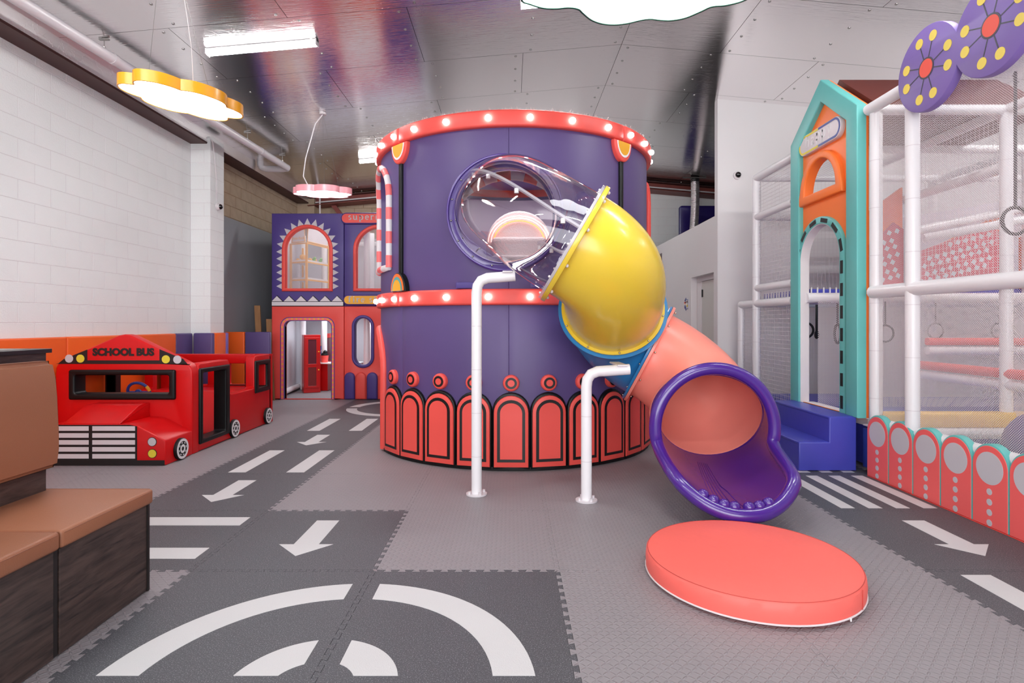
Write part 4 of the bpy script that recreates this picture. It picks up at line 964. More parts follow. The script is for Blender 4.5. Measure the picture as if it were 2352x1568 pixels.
for k in range(8):
    a0, a1 = S0+45*k+.02, S0+45*k+44.98
    mid = (a0+a1)/2
    up = part('upper_panel', arcpanel(a0, a1, 1.655, 3.15, TR-.06, TR, .004), V_purple, tw, 40)
    if k in (0, 7): cut(up, slide_cut)
    if k in (1, 2):
        cut(up, plate([arch(0, wz0+.05, .33, wspring, .30)], Cy(95, TR), -.3, .3))
    if k in (2, 6):
        th = 95 if k == 2 else mid
        if k == 6: cut(up, plate([arch(0, wz0+.05, .33, wspring, .30)], Cy(th, TR), -.3, .3))
        m1 = V_white if k == 6 else V_red
        fr_ = Cy(th, TR); outer, inner = (.385, .385), (.325, .325)
        # candy-striped frame built block by block round the arch
        ps = [(-.36+.0*q, wz0+.03) for q in (0,)]
        loop = [(.355*cos(PI*q/20), wspring+.355*sin(PI*q/20)) for q in range(21)]
        pth = [(-.355, wz0+.03), (.355, wz0+.03)] + [(.355, wz0+.03+(wspring-wz0-.03)*q/12) for q in range(1, 12)] + loop + [(-.355, wspring-(wspring-wz0-.03)*q/12) for q in range(1, 12)]
        pth = [(-.355+.71*q/8, wz0+.03) for q in range(8)] + pth[1:]
        wfm = part('window_frame', tube([fr_(x, y, .02) for x, y in pth], .034, 12, closed=True), m1, up, 60)
        if k == 6:
            n_ = len(pth)
            for q in range(0, n_-2, 4):
                seg_ = [fr_(*pth[(q+j) % n_], .021) for j in range(3)]
                part('red_stripe', tube(seg_, .0352, 12), V_pink, up, 60)
    else: pass
    lo = part('lower_panel', arcpanel(a0, a1, .03, 1.52, TR-.06, TR, .004), V_purple, tw, 40)
    if k in (5, 6): cut(lo, plate([arch(0, -.1, .42, .86, .38)], Cy(-80, TR), -.3, .3))
    if k == 6:
        fr_ = Cy(-80, TR); pth = [(.45, .02+q*.1) for q in range(9)] + [(.45*cos(PI*q/16), .86+.42*sin(PI*q/16)) for q in range(17)] + [(-.45, .82-q*.1) for q in range(9)]
        part('doorway_frame', tube([fr_(x, y, .01) for x, y in pth], .045, 12), V_coral, tw, 60)
    if k % 2:
        part('light_band', arcpanel(a0, a1+45, 1.512, 1.66, TR-.05, TR+.045, .022, 28), V_coral, tw, 50)
        part('light_band', arcpanel(a0, a1+45, 3.135, 3.29, TR-.05, TR+.05, .022, 28), V_coral, tw, 50)
    fr_ = Cy(a0-.12, TR)
    # black post with half-round caps over each second seam
    if k in (1, 7, 3, 5):
        f2 = Cy(a0-.12, TR)
        part('black_post', plate([rect(-.024, 1.80, .024, 3.02)], f2, -.01, .03, .012, 3), V_black, tw, 40)
        cp = part('cap_badge', plate([[(.135*cos(R(a)), 3.128+(.20*sin(R(a)))) for a in range(180, 361, 12)]], f2, 0, .05, .015, 3), V_coral, tw, 40)
        part('badge_line', plate([[(.104*cos(R(a)), 3.118+(.150*sin(R(a)))) for a in range(180, 361, 12)]], f2, .05, .054), S_bright, cp)
        part('badge_centre', plate([[(.088*cos(R(a)), 3.118+(.128*sin(R(a)))) for a in range(180, 361, 12)]], f2, .054, .057), V_gold, cp)
        cb = part('foot_badge', plate([[(.128*cos(R(a)), 1.662+(.185*sin(R(a)))) for a in range(0, 181, 12)]], f2, 0, .06, .012, 3), V_black, tw, 40)
        part('badge_rainbow', plate([[(.112*cos(R(a)), 1.668+(.168*sin(R(a)))) for a in range(0, 181, 12)]], f2, .06, .063), S_orange, cb)
        part('badge_rainbow', plate([[(.088*cos(R(a)), 1.668+(.138*sin(R(a)))) for a in range(0, 181, 12)]], f2, .063, .065), S_teal, cb)
        part('badge_rainbow', plate([[(.070*cos(R(a)), 1.668+(.108*sin(R(a)))) for a in range(0, 181, 12)]], f2, .065, .067), V_gold, cb)
LT = [-75, -62, -49.5, -37.6, -23.7, -8.7, 5.2, 19.8, 34.6, 47.0, 59.4, 71.5, 85, 100, 115, 130, 145, 160, 175, 190, 205, 220, 235, 250, 265, 273]
for z, rr_ in ((3.212, TR+.05), (1.586, TR+.045)):
    for t in LT:
        c = Cy(t, rr_)(0, z, .010); part('bulb', ball(c, .027, 12, 8), M_bulb, tw, 60)
# arch panels and discs round the foot
for k in range(28):
    th = -1.1+k*360/28
    rel = ((th-(S0-45+22.5)+180) % 360)-180
    if abs(((th+80+180) % 360)-180) < 20: continue
    f2 = Cy(th, TR)
    hw = .170
    ap = part('arch_panel', plate([arch(0, .012, hw, .715-hw, n=14)], f2, -.02, .035, .016, 3), V_black, tw, 40)
    pads_ = part('coral_pad', plate([arch(0, .035, hw-.016, .700-hw, hw-.012, n=14)], f2, .03, .052, .012, 2), V_coral, ap, 40)
    part('black_line', plate([arch(0, .085, hw-.047, .700-hw, hw-.05, n=14)], f2, .05, .0545), S_black, ap)
    part('coral_inset', plate([arch(0, .112, hw-.073, .700-hw, hw-.078, n=14)], f2, .0545, .057), V_coral, ap)
    dp = part('disc_pad', plate([circ(0, .80, .075, 24)], f2, -.005, .045, .02, 3), V_coral, tw, 40)
    part('disc_ring', plate([circ(0, .80, .052, 20)], f2, .045, .0475), S_black, dp); part('disc_centre', plate([circ(0, .80, .031, 18)], f2, .0475, .05), V_coral, dp)
part('plinth', arcpanel(-61.5, 261, .002, .035, TR-.1, TR+.03, .004, 60), V_black, tw)
part('ledge_pad', plate([rrect(-.42, 1.665, .5, 1.725, .01)], Cy(-4.5, TR), 0, .05, .012, 2), V_deep, tw, 40)
# plush fringe along the rim
vs, fcs = [], []
for k in range(2600):
    a = random.uniform(0, 2*PI); r_ = TR+random.uniform(-.03, .03); b = Vector((TX+r_*sin(a), TY-r_*cos(a), 3.285)); d_ = Vector((random.uniform(-.03, .03), random.uniform(-.03, .03), random.uniform(.01, .035)))
    s_ = Vector((random.uniform(-1, 1), random.uniform(-1, 1), 0)).normalized()*.004; q = len(vs)
    vs += [b-s_, b+s_, b+d_*.6+s_*.6, b+d_]; fcs.append((q, q+1, q+2, q+3))
part('plush_fringe', (vs, fcs), M_fluff, tw, kind='stuff')
# inside: platform, plush steps under LED arches, striped far arch
part('inner_lining', arcpanel(52, 303, 1.62, 3.1, TR-.09, TR-.07, .004, 60), mat('pale_lilac_lining', (196, 184, 204), .6), tw, 40)
part('platform', plate([circ(TX, TY, TR-.07, 48)], FUP(1.60), -.08, 0), mat('maroon_floor_pad', (120, 52, 78), .6), tw)
part('ceiling_disc', plate([circ(TX, TY, TR-.07, 48)], FUP(3.27), -.02, 0), V_lilac, tw)
ps_ = part('plush_steps', merge(box(-.22, .42, 6.3, 7.5, 1.60, 2.10, .05, 3), box(-.22, .42, 6.55, 7.5, 1.9, 2.34, .06, 3)), M_fuzz, tw, 50)
for r_, y_, m in ((.30, 6.76, M_led), (.33, 6.74, M_ledp), (.365, 6.75, M_ledp)):
    part('led_arch', tube([(.10+r_*cos(PI*q/24), y_, 2.30+r_*.85*sin(PI*q/24)) for q in range(25)], .0055, 8), m, tw)
part('tunnel_arch', plate([arch(.10, 1.605, .39, 2.28, .40)], FY(6.78), -.4, 0, .03, 3), M_fuzz, tw, 40)
part('striped_arch', tube([(.0+.74*cos(PI*q/32), 5.95, 2.1+.78*sin(PI*q/32)) for q in range(33)], .05, 10), V_white, tw, 50)
for q in range(0, 32, 4): part('red_stripe', tube([(.0+.74*cos(PI*(q+j)/32), 5.95, 2.1+.78*sin(PI*(q+j)/32)) for j in range(3)], .0515, 10), V_coral, tw, 50)

# ================================================================== TUBE SLIDE
sl = thing('tube_slide', 'curving tube slide with clear, yellow, blue, salmon and purple sections', 'slide', (1.2, 4.6, 0))
K = [(Vector((SX, 5.06, SZ)), Vector((.10, -1, 0))), (Vector((.455, 4.20, 1.93)), Vector((.86, -.02, -.50))),
     (Vector((.858, 4.83, 1.47)), Vector((.12, .9, -.42))), (Vector((1.245, 5.18, 1.072)), Vector((.86, -.22, -.46))),
     (Vector((1.60, 4.62, .60)), Vector((-.16, -.87, -.46)))]
def herm(i, k1, k2, n=26):
    (a, ta), (b, tb) = K[i], K[i+1]; ta = ta.normalized()*k1; tb = tb.normalized()*k2; P, T = [], []
    for q in range(n+1):
        t = q/n; P.append((2*t**3-3*t*t+1)*a+(t**3-2*t*t+t)*ta+(-2*t**3+3*t*t)*b+(t**3-t*t)*tb)
        T.append(((6*t*t-6*t)*a+(3*t*t-4*t+1)*ta+(-6*t*t+6*t)*b+(3*t*t-2*t)*tb).normalized())
    return P, T
def sweep(P, T, r, n=48):
    V, Fc = [], []; up = Vector((0, 0, 1)); m = len(P)
    for i in range(m):
        N = (up-T[i]*up.dot(T[i])).normalized(); B = T[i].cross(N); q = r(i/(m-1)) if callable(r) else r
        V += [P[i]+(N*cos(2*PI*k/n)+B*sin(2*PI*k/n))*q for k in range(n)]
    for i in range(m-1):
        for k in range(n): l = (k+1) % n; Fc.append((i*n+k, i*n+l, (i+1)*n+l, (i+1)*n+k))
    return V, Fc
def flange(c, t, r0, r1, h0, h1):
    t = t.normalized(); up = Vector((0, 0, 1)); N = (up-t*up.dot(t)).normalized(); B = N.cross(t)
    fr = Fr(c, B, N); s = fr.n.dot(t)
    return plate([circ(0, 0, r1, 56), circ(0, 0, r0, 56)], fr, min(h0*s, h1*s), max(h0*s, h1*s), .006, 2), fr
segs = [('clear_section', M_clear, 1.4, 1.1), ('yellow_section', PL_yellow, 1.15, 1.15), ('blue_section', PL_blue, .72, .72), ('salmon_section', PL_salmon, .95, .85)]
SEG = []
for i, (nm, m, k1, k2) in enumerate(segs):
    P, T = herm(i, k1, k2); s_ = part(nm, sweep(P, T, .402 if i else (lambda q: .452-.048*min(1, q*1.6))), m, sl, 60); SEG.append((s_, P, T))
def bolts(fr, r, h, n, parent, m=M_bolt, a0=0, rad=.009):
    for k in range(n):
        a = a0+2*PI*k/n; part('bolt', ball(fr(r*cos(a), r*sin(a), h), rad, 8, 6), m, parent, 60)
_unused = [(PL_purple, None), (M_clear, PL_yellow), (PL_yellow, PL_blue), (PL_blue, PL_salmon), (PL_salmon, PL_purple)]
# mouth ring on the tower
mr, frm = flange(Vector((SX, 5.15, SZ)), Vector((0, -1, 0)), .455, .522, -.02, .03)
ring = part('mouth_ring', mr, PL_purple, sl, 40)
rl, _ = flange(Vector((SX, 5.15, SZ)), Vector((0, -1, 0)), .505, .524, -.10, .055); part('ring_lip', rl, PL_purple, ring, 40)
cl, _ = flange(Vector((SX, 5.15, SZ)), Vector((0, -1, 0)), .450, .462, -.02, .07); part('ring_collar', cl, PL_purple, ring, 40)
bolts(frm, .488, .034 if frm.n.y < 0 else -.034, 16, ring, a0=.15)
for i, (f0, f1) in enumerate(zip((None, (M_cledge, SEG[0][0]), (PL_yellow, SEG[1][0]), (PL_blue, SEG[2][0]), (PL_salmon, SEG[3][0])), ((None), (PL_yellow, SEG[1][0]), (PL_blue, SEG[2][0]), (PL_salmon, SEG[3][0]), None))):
    if not f0: continue
    c, t = K[i]
    v, fr = flange(c, t, .400, (.468, .468, .428, .468, .468)[i], -.022, 0); part('flange', v, f0[0], f0[1], 40)
    sg = 1 if fr.n.dot(t) > 0 else -1
    bolts(fr, .437 if i != 2 else .416, -.026*sg, 10, f0[1], M_bolt if i > 1 else PL_white, .2)
    if f1:
        v, fr = flange(c, t, .400, .474 if i != 2 else .456, .001, .034 if i == 1 else .026); part('flange', v, f1[0], f1[1], 40)
        bolts(fr, .437, .04*sg, 10, f1[1], PL_white if i == 1 else M_bolt, .5, .013 if i == 1 else .009)
# seam flanges along the clear section
P, T = SEG[0][1], SEG[0][2]
for d0, d1, cnt in ((Vector((-.76, 0, .65)), Vector((0, -1, .12)), 5), (Vector((.72, 0, -.70)), Vector((.1, 1, -.1)), 3)):
    pts = []
    for q in range(len(P)):
        t = q/(len(P)-1); a = d0.lerp(d1, t); a = (a-T[q]*a.dot(T[q])).normalized(); pts.append((P[q], a))
    V, Fc = [], []
    for p, a in pts: V += [p+a*.400+Vector((0, 0, .009)), p+a*.434+Vector((0, 0, .009)), p+a*.434-Vector((0, 0, .009)), p+a*.400-Vector((0, 0, .009))]
    for q in range(len(pts)-1):
        for k in range(4): l = (k+1) % 4; Fc.append((q*4+k, q*4+l, q*4+4+l, q*4+4+k))
    part('seam_flange', (V, Fc), M_cledge, SEG[0][0])
    for k in range(cnt):
        q = 1+int((len(pts)-4)*k/(cnt-1)); p, a = pts[q]
        part('cap_nut', tube([p+a*.42-Vector((0, 0, .012)), p+a*.42-Vector((0, 0, .045))], .016, 10), PL_white, SEG[0][0], 40)
# purple run-out
ex = thing  # (kept as part of the slide)
c4, t4 = K[4]
up = Vector((0, 0, 1)); N = (up-t4.normalized()*up.dot(t4.normalized())).normalized(); B = N.cross(t4.normalized())
n = 72; rows = 14
def lip(phi):
    s_, c_ = sin(phi), cos(phi); w_ = max(0, min(1, (-s_-.22)/.42)); w_ = w_*w_*(3-2*w_)
    if c_ > 0: X = 1.522-.055*w_+(.432+.045*w_)*c_ + .03*w_
    else: X = 1.522-.055*w_+(.432+.0*w_)*c_
    return Vector((X, 4.28-.30*w_-.36*w_*max(0, -s_)**1.5, .565+.432*s_+.02*w_*max(0, -s_-.5)))
V, Fc = [], []
def start(phi):
    s_, c_ = sin(phi), cos(phi); b_ = B if B.x > 0 else -B
    return c4+(b_*c_+N*s_)*.402
for j in range(rows+1):
    t = j/rows
    for k in range(n):
        phi = 2*PI*k/n; a, b = start(phi), lip(phi)
        p = a.lerp(b, t)
        if sin(phi) < 0: p.z -= .05*sin(PI*t)*(-sin(phi))
        ro = (p-Vector((a.x, a.y, a.z)).lerp(Vector((1.5, p.y, .58)), 0))
        V.append(p)
for j in range(rows):
    for k in range(n): l = (k+1) % n; Fc.append((j*n+k, j*n+l, (j+1)*n+l, (j+1)*n+k))
co = part('purple_chute', (V, Fc), PL_purple, sl, 60)
part('rolled_rim', tube([lip(2*PI*k/n) + Vector((cos(2*PI*k/n)*.012, -.01, sin(2*PI*k/n)*.012)) for k in range(n)], [.047]*n, 14, closed=True), PL_purple, co, 60)
v, fr = flange(c4, t4, .40, .462, .0, .028); part('flange', v, PL_purple, co, 40)
for k in range(7):
    ph_ = R(-121+k*8.2); q = lip(ph_)+Vector((0, .012, .036)); part('grip_bump', ball(q, .0385, 12, 8, .95), PL_purple, co, 60)
for k in range(6):
    dx = (k-2.5)*.022
    vs = []
    for j in range(2, rows-1):
        t = j/rows; ph_ = -PI/2+dx*2.2*(.6+t)-.14; a, b = start(ph_), lip(ph_); p = a.lerp(b, t); p.z -= .05*sin(PI*t); vs.append(p+Vector((0, 0, .001)))
    part('wear_rib', tube(vs, .0035, 6), PL_purple, co, 60)
# support posts
def post(x, y, ztop, x1, label):
    t = thing('slide_support_post', label, 'post', (x, y, 0))
    pts = [(x, y, .012), (x, y, ztop*.33), (x, y, ztop*.66), (x, y, ztop-.12), (x+.008, y, ztop-.065), (x+.035, y, ztop-.025), (x+.085, y, ztop-.004), (x+.15, y, ztop), (x1, y, ztop+.012)]
    part('padded_sleeve', tube(pts, .041, 20), W_pad, t, 50)
    zz = .30
    while zz < ztop-.15: part('sleeve_joint', tube([(x, y, zz), (x, y, zz+.006)], .0418, 20), P_white, t, 40); zz += .34
    part('base_plate', tube([(x, y, .001), (x, y, .012)], .082, 28), P_white, t, 40)
    for a in range(4): part('anchor_bolt', tube([(x+.063*cos(a*PI/2+.5), y+.063*sin(a*PI/2+.5), .012), (x+.063*cos(a*PI/2+.5), y+.063*sin(a*PI/2+.5), .032)], .011, 8), P_white, t, 40)
    part('saddle_plate', box(x1-.10, x1-.02, y-.05, y+.3, ztop+.035, ztop+.05, .004, 1), P_white, t)
post(-.268, 4.50, 1.705, .035, 'taller white padded post under the clear slide section')
post(.574, 4.34, .985, .90, 'shorter white padded post under the yellow and blue slide sections')

# ================================================================== LANDING MAT
lm = thing('landing_mat', 'round coral padded landing mat on the floor at the end of the slide', 'mat', (1.265, 3.06, 0))
def latheZ(prof, c, n=96, wob=0):
    V, Fc = [], []; m = len(prof)
    for k in range(n):
        a = 2*PI*k/n
        for r_, z in prof:
            rr_ = r_*(1+wob*sin(7*a+1)*sin(3*a)+wob*.5*sin(19*a)*(1 if .02 < z < .11 else 0)); V.append((c[0]+rr_*cos(a), c[1]+rr_*sin(a), z))
    for k in range(n):
        l = (k+1) % n
        for q in range(m-1): Fc.append((k*m+q, l*m+q, l*m+q+1, k*m+q+1))
    return V, Fc
mc = (1.268, 3.045)
part('mat_cover', latheZ([(.0, .004), (.515, .004), (.530, .014), (.534, .03), (.536, .07), (.532, .105), (.524, .116), (.50, .1195), (.3, .121), (0.0, .122)], mc, 120, .002), V_mat, lm, 30)
part('seam_piping', tube([(mc[0]+.525*cos(2*PI*k/96), mc[1]+.525*sin(2*PI*k/96), .1165) for k in range(96)], .0018, 6, closed=True), mat('coral_thread', (200, 70, 62), .6), lm)
part('zip_tape', tube([(mc[0]+.5345*cos(2*PI*k/96), mc[1]+.5345*sin(2*PI*k/96), .0185) for k in range(96)], .0045, 6, closed=True), V_white, lm)
part('zip_pull', box(mc[0]+.258, mc[0]+.264, mc[1]-.474, mc[1]-.468, .006, .022), S_bright, lm)
part('side_seam', tube([(mc[0]+.537*cos(R(-48)), mc[1]+.537*sin(R(-48)), z) for z in (.02, .06, .10, .114)], .0016, 6), mat('coral_thread', (200, 70, 62), .6), lm)

# ================================================================== RIGHT-HAND PLAY FRAME
SXP = 3.2
gy = lambda px: SXP*F/(px-VX)
gz = lambda px, py: H-(py-VY)*gy(px)/F
# house-shaped entrance panel
hp = thing('house_entrance_panel', 'tall orange house-shaped entrance panel with teal border and arched doorway', 'entrance panel', (SXP, 5.78, 0))
fM = FMX(3.175)
YC, HWp = 5.775, .615
def house(ins): 
    sl_ = (3.80-3.32)/HWp; k = math.sqrt(1+sl_*sl_)
    return [(-YC-HWp+ins, .49), (-YC+HWp-ins, .49), (-YC+HWp-ins, 3.32-ins*(k-sl_)), (-YC, 3.80-ins*k), (-YC-HWp+ins, 3.32-ins*(k-sl_))]
dcy = -5.845
inner = arch(dcy, .48, .375, 1.99, .37, 24)
dloop = arch(dcy, .492, .375, 1.99, .37, 24)
hwc = -5.83
wloop = [(hwc-.30, 2.69), (hwc+.30, 2.69)] + [(hwc+.30*cos(PI*k/20), 2.69+.33*sin(PI*k/20)) for k in range(1, 20)]
main = part('orange_panel', plate([house(.004), dloop, wloop], fM, -.055, 0, .006, 1), V_tang, hp, 40)
hb = house(.0); hi = house(.175)
bl = [hb[0], (-YC-HWp+.175, .49)] + [hi[4], hi[3], hi[2]] + [(-YC+HWp-.175, .49), hb[1], hb[2], hb[3], hb[4]]
part('teal_border', plate([bl], fM, -.03, .055, .012, 3), V_teal, hp, 40)
part('doorway_frame', plate([arch(dcy, .491, .455, 1.985, .445, 28)[::1], arch(dcy, .4905, .372, 1.99, .367, 24)], fM, -.055, .035, .006, 2), V_teal, hp, 40)
part('doorway_lining', plate([arch(dcy, .491, .385, 1.99, .38, 24), arch(dcy, .4905, .365, 1.99, .36, 24)], fM, -.062, .030, .004, 1), V_white, hp, 40)
# black dashes round the doorway frame
def archpt(s, hw, ry, y0, ys):
    Ls = ys-y0; La = PI*(hw+ry)/2
    if s < Ls: return (-hw, y0+s, (-1, 0))
    if s < Ls+La: a = PI-PI*(s-Ls)/La; return (hw*cos(a), ys+ry*sin(a), (cos(a), sin(a)))
    return (hw, ys-(s-Ls-La), (1, 0))
Ltot = 2*(1.985-.49)+PI*(.413+.405)/2; nd = 20
for k in range(nd):
    s = (k+.5)*Ltot/nd; x, y, nn = archpt(s, .413, .405, .49, 1.985); tx, ty = -nn[1], nn[0]; a, b = .062, .021
    part('black_dash', plate([[(dcy+x+tx*p*a+nn[0]*q*b, y+ty*p*a+nn[1]*q*b) for p, q in ((-1, -1), (1, -1), (1, 1), (-1, 1))][::1]], fM, .03, .038), S_black, hp)
ow = [(hwc-.405, 2.60), (hwc+.405, 2.60), (hwc+.405, 2.68)] + [(hwc+.385*cos(PI*k/20), 2.69+.405*sin(PI*k/20)) for k in range(1, 20)] + [(hwc-.405, 2.68)]
part('window_frame', plate([ow, [(hwc-.295, 2.695), (hwc+.295, 2.695)] + [(hwc+.295*cos(PI*k/20), 2.695+.322*sin(PI*k/20)) for k in range(1, 20)]], fM, -.06, .045, .018, 3), V_tang, hp, 40)
sgx, sgz = -5.825, 3.235
sb = part('name_board', plate([rrect(sgx-.395, sgz-.105, sgx+.395, sgz+.105, .104, 8)], fM, 0, .045, .010, 2), S_white, hp, 40)
def half(l, keep):  # half of a pill outline
    return [p for p in l if (p[0]-sgx)*keep >= -1e-6]
po, pi_ = rrect(sgx-.385, sgz-.096, sgx+.385, sgz+.096, .095, 8), rrect(sgx-.365, sgz-.076, sgx+.365, sgz+.076, .075, 8)
for kp, m in ((-1, S_yellow), (1, V_navy)):
    o_ = [(sgx, sgz-.096 if kp > 0 else sgz+.096)] + [p for p in (po if kp > 0 else po) if (p[0]-sgx)*kp > .001]
    a_ = sorted([p for p in po if (p[0]-sgx)*kp > .001], key=lambda p: math.atan2((p[1]-sgz), (p[0]-sgx)*kp)); b_ = sorted([p for p in pi_ if (p[0]-sgx)*kp > .001], key=lambda p: math.atan2((p[1]-sgz), (p[0]-sgx)*kp))
    lp = [(sgx, sgz-.096)] + a_ + [(sgx, sgz+.096), (sgx, sgz+.076)] + b_[::-1] + [(sgx, sgz-.076)]
    part('board_outline', plate([lp], fM, .045, .048), m, sb)
for q, ch in enumerate('happy'): part('letter', serif_word(ch, .085, fM, sgx-.205+q*.102, sgz-(.0 if ch in 'ha' else -.012), .0485, .2, True), S_bright, sb)
part('gable_roof', hull([(x, YC+dy, z) for x in (SXP+.115, 4.9) for dy, z in ((-HWp-.02, 3.30), (HWp+.02, 3.30), (0, 3.80), (-HWp, 3.26), (HWp, 3.26))]), V_brownroof, hp)
# padded frame
pf = thing('climbing_structure', 'tall white padded climbing frame closed with white safety nets on the right', 'play frame', (5, 5, 0))
def vp(x, y, z0, z1, r_=.05):
    o = part('padded_post', tube([(x, y, z0), (x, y, z1)], r_, 16), W_pad, pf, 40)
    z = z0+.25
    while z < z1-.1: part('sleeve_joint', tube([(x, y, z), (x, y, z+.006)], r_+.0015, 16), P_white, o, 40); z += .42
def rail(a, b, r_=.045, m=None): return part('padded_rail', tube([a, b], r_, 14), m or W_pad, pf, 40)
vp(3.238, 5.075, .01, 3.24, .052); vp(SXP, 4.56, .4, 3.24, .052)
vp(SXP+.06, 6.45, .01, 3.2, .04); vp(SXP, 7.45, .01, 3.23, .05); vp(SXP, 7.95, .01, 1.6, .045)
for y in (3.3, 2.2): vp(SXP+.0, y, .01, 3.24, .052)
for x, y in ((4.38, 5.06), (4.38, 6.2), (4.38, 7.45), (4.38, 3.5), (5.6, 6.2), (5.6, 7.6), (6.9, 6.2), (5.6, 4.2)): vp(x, y, .01, 3.24, .05)
rail((SXP, 7.45, 3.23), (SXP, 6.38, 3.23), .05); rail((SXP, 5.12, 3.25), (SXP, 2.2, 3.25), .05); rail((SXP, 7.45, 2.72), (SXP, 6.47, 2.72)); rail((SXP, 7.45, 1.80), (SXP, 6.47, 1.80)); rail((SXP, 7.95, 1.60), (SXP, 6.47, 1.60), .05)
rail((SXP, 5.06, 1.62), (SXP, 2.2, 1.62), .055); rail((SXP+.02, 5.06, .47), (SXP+.02, 2.2, .47), .05)
for y in (5.06, 6.2, 7.45): rail((SXP, y, 3.23), (7.9, y, 3.23)); 
rail((4.38, 2.2, 3.23), (4.38, 7.45, 3.23)); rail((5.6, 2.2, 3.23), (5.6, 7.45, 3.23)); rail((4.38, 5.06, 2.72), (4.38, 7.45, 2.72)); rail((SXP, 7.45, 2.72), (7.9, 7.45, 2.72))
rail((SXP, 6.2, 1.62), (7.9, 6.2, 1.62), .055); rail((SXP, 7.45, 1.60), (7.9, 7.45, 1.60), .05)
rail((SXP+.1, 6.9, 1.62), (4.3, 6.9, 1.62), .05, V_white)
# ramp beams inside
rail((4.4, 6.1, 2.25), (7.2, 5.4, 2.75)); rail((4.38, 6.25, 2.35), (7.4, 6.25, 2.95))
part('upper_deck', box(3.27, 4.36, 6.25, 7.4, 1.66, 1.72, .01, 2), V_blue, pf, 40); part('upper_deck', box(4.4, 7.9, 6.25, 7.4, 1.66, 1.72, .01, 2), V_blue, pf, 40)
for k in range(16):
    a = 3.27+k*.068; part('deck_lacing', box(a, a+.012, 6.235, 6.25, 1.655, 1.735), W_pad, pf)
for k in range(15): part('deck_lacing', box(3.256, 3.27, 6.3+k*.072, 6.315+k*.072, 1.655, 1.735), W_pad, pf)
part('lower_deck', box(3.32, 4.34, 5.12, 7.38, .02, .44, .02, 2), V_blue, pf, 40)
part('lower_deck', box(4.42, 7.8, 5.2, 7.38, .02, .40, .02, 2), V_blue, pf, 40)
part('deck_edge', box(3.275, 3.315, 5.25, 6.35, .40, .47, .008, 2), V_white, pf, 40)
part('yellow_pad', box(3.28, 7.8, 4.98, 5.11, .435, .565, .02, 3), V_yellow, pf, 40)
rail((3.25, 5.0, .385), (7.8, 5.0, .385), .05)
part('yellow_pad', box(4.5, 7.8, 4.2, 4.95, .04, .42, .02, 3), V_yellow, pf, 40)
rail((4.45, 6.12, 1.15), (7.8, 6.12, 1.15), .04, V_coral); rail((4.45, 6.12, 1.055), (7.8, 6.12, 1.055), .045)
rail((4.38, 6.1, .90), (4.38, 2.4, .90), .045, V_coral); rail((4.38, 6.1, .80), (4.38, 2.4, .80), .045)
rail((5.6, 6.1, .66), (5.6, 2.4, .66), .04, V_yellow)
part('purple_dome', ball((3.86, 4.1, .45), .27, 24, 14), V_purple, pf, 60)
# upper play panels: orange backs with pink panels full of pale windows
for x0, x1, za, zb in ((3.93, 4.33, 2.66, 2.95), (4.72, 5.55, 2.30, 2.72), (5.65, 7.0, 2.4, 2.9)):
    part('orange_back_panel', plate([[(x0, 1.70), (x1, 1.70), (x1, zb-.1), (x0, za-.1)]], FY(6.32), -.05, 0, .012, 2), V_tang, pf, 40)
for x0, x1, za, zb in ((3.93, 4.3, 2.2, 2.45), (4.45, 5.45, 2.12, 2.42)):
    lp = [(x0, 1.71), (x1, 1.71), (x1, (za+zb)/2+.05), (x0+.72*(x1-x0), zb), (x0+.4*(x1-x0), (za+zb)/2), (x0, za)]
    pk = part('pink_panel', plate([lp], FY(6.26), -.04, 0, .01, 2), mat('rose_vinyl', (206, 26, 60), .5), pf, 40)
    for r_ in range(7):
        for c in range(9):
            X = x0+.05+c*.085+(.04 if r_ % 2 else 0)+.012*r_; Z = 1.80+r_*.085+.022*c
            if X < x1-.05 and Z < za+(zb-za)*min(1, (X-x0)/(.72*(x1-x0)))-.06: part('pale_window', plate([[(X-.028, Z-.012), (X+.01, Z-.03), (X+.028, Z+.01), (X-.008, Z+.03)]], FY(6.26), 0, .004), mat('pale_blue_print', (208, 216, 222), .5), pk)
part('slope_sheet', hull([(4.45, 7.3, 1.75), (4.45, 7.3, 2.6), (7.5, 7.3, 1.75), (7.5, 7.3, 3.1), (4.45, 7.33, 1.75), (4.45, 7.33, 2.6), (7.5, 7.33, 1.75), (7.5, 7.33, 3.1)]), mat('pale_lilac_panel', (214, 206, 216), .6), pf)
# nets
NF = M_net
part('fine_net', ribbons(FMX(SXP+.03), -5.02, -4.60, .5, 3.2, .0165, .0020, True), NF, pf, kind='stuff')
part('fine_net', ribbons(FMX(SXP+.03), -4.52, -2.9, .5, 3.2, .0165, .0020, True), NF, pf, kind='stuff')
part('inner_fine_net', ribbons(FY(6.15), 3.3, 7.8, .45, 1.58, .02, .0028, True), NF, pf, kind='stuff')
part('inner_fine_net', ribbons(FMX(4.40), -5.0, -2.6, .45, 1.6, .024, .0028, True), NF, pf, kind='stuff')
part('coarse_net', ribbons(FMX(SXP+.01), -7.42, -6.5, 1.65, 3.2, .045, .003), NF, pf, kind='stuff')
part('coarse_net', ribbons(FMX(SXP+.01), -7.42, -6.5, .05, 1.56, .05, .003), NF, pf, kind='stuff')
part('coarse_net', ribbons(FMX(SXP+.01), -7.92, -7.48, .05, 1.56, .045, .003), NF, pf, kind='stuff')
part('coarse_net', ribbons(FY(7.46), 3.25, 7.8, .05, 3.2, .05, .003), NF, pf, kind='stuff')
part('coarse_net', ribbons(FMX(4.38), -7.4, -5.1, 1.75, 3.2, .05, .003), NF, pf, kind='stuff')
part('coarse_net', ribbons(FUP(3.22), 3.25, 4.35, 5.1, 7.4, .05, .003), NF, pf, kind='stuff')
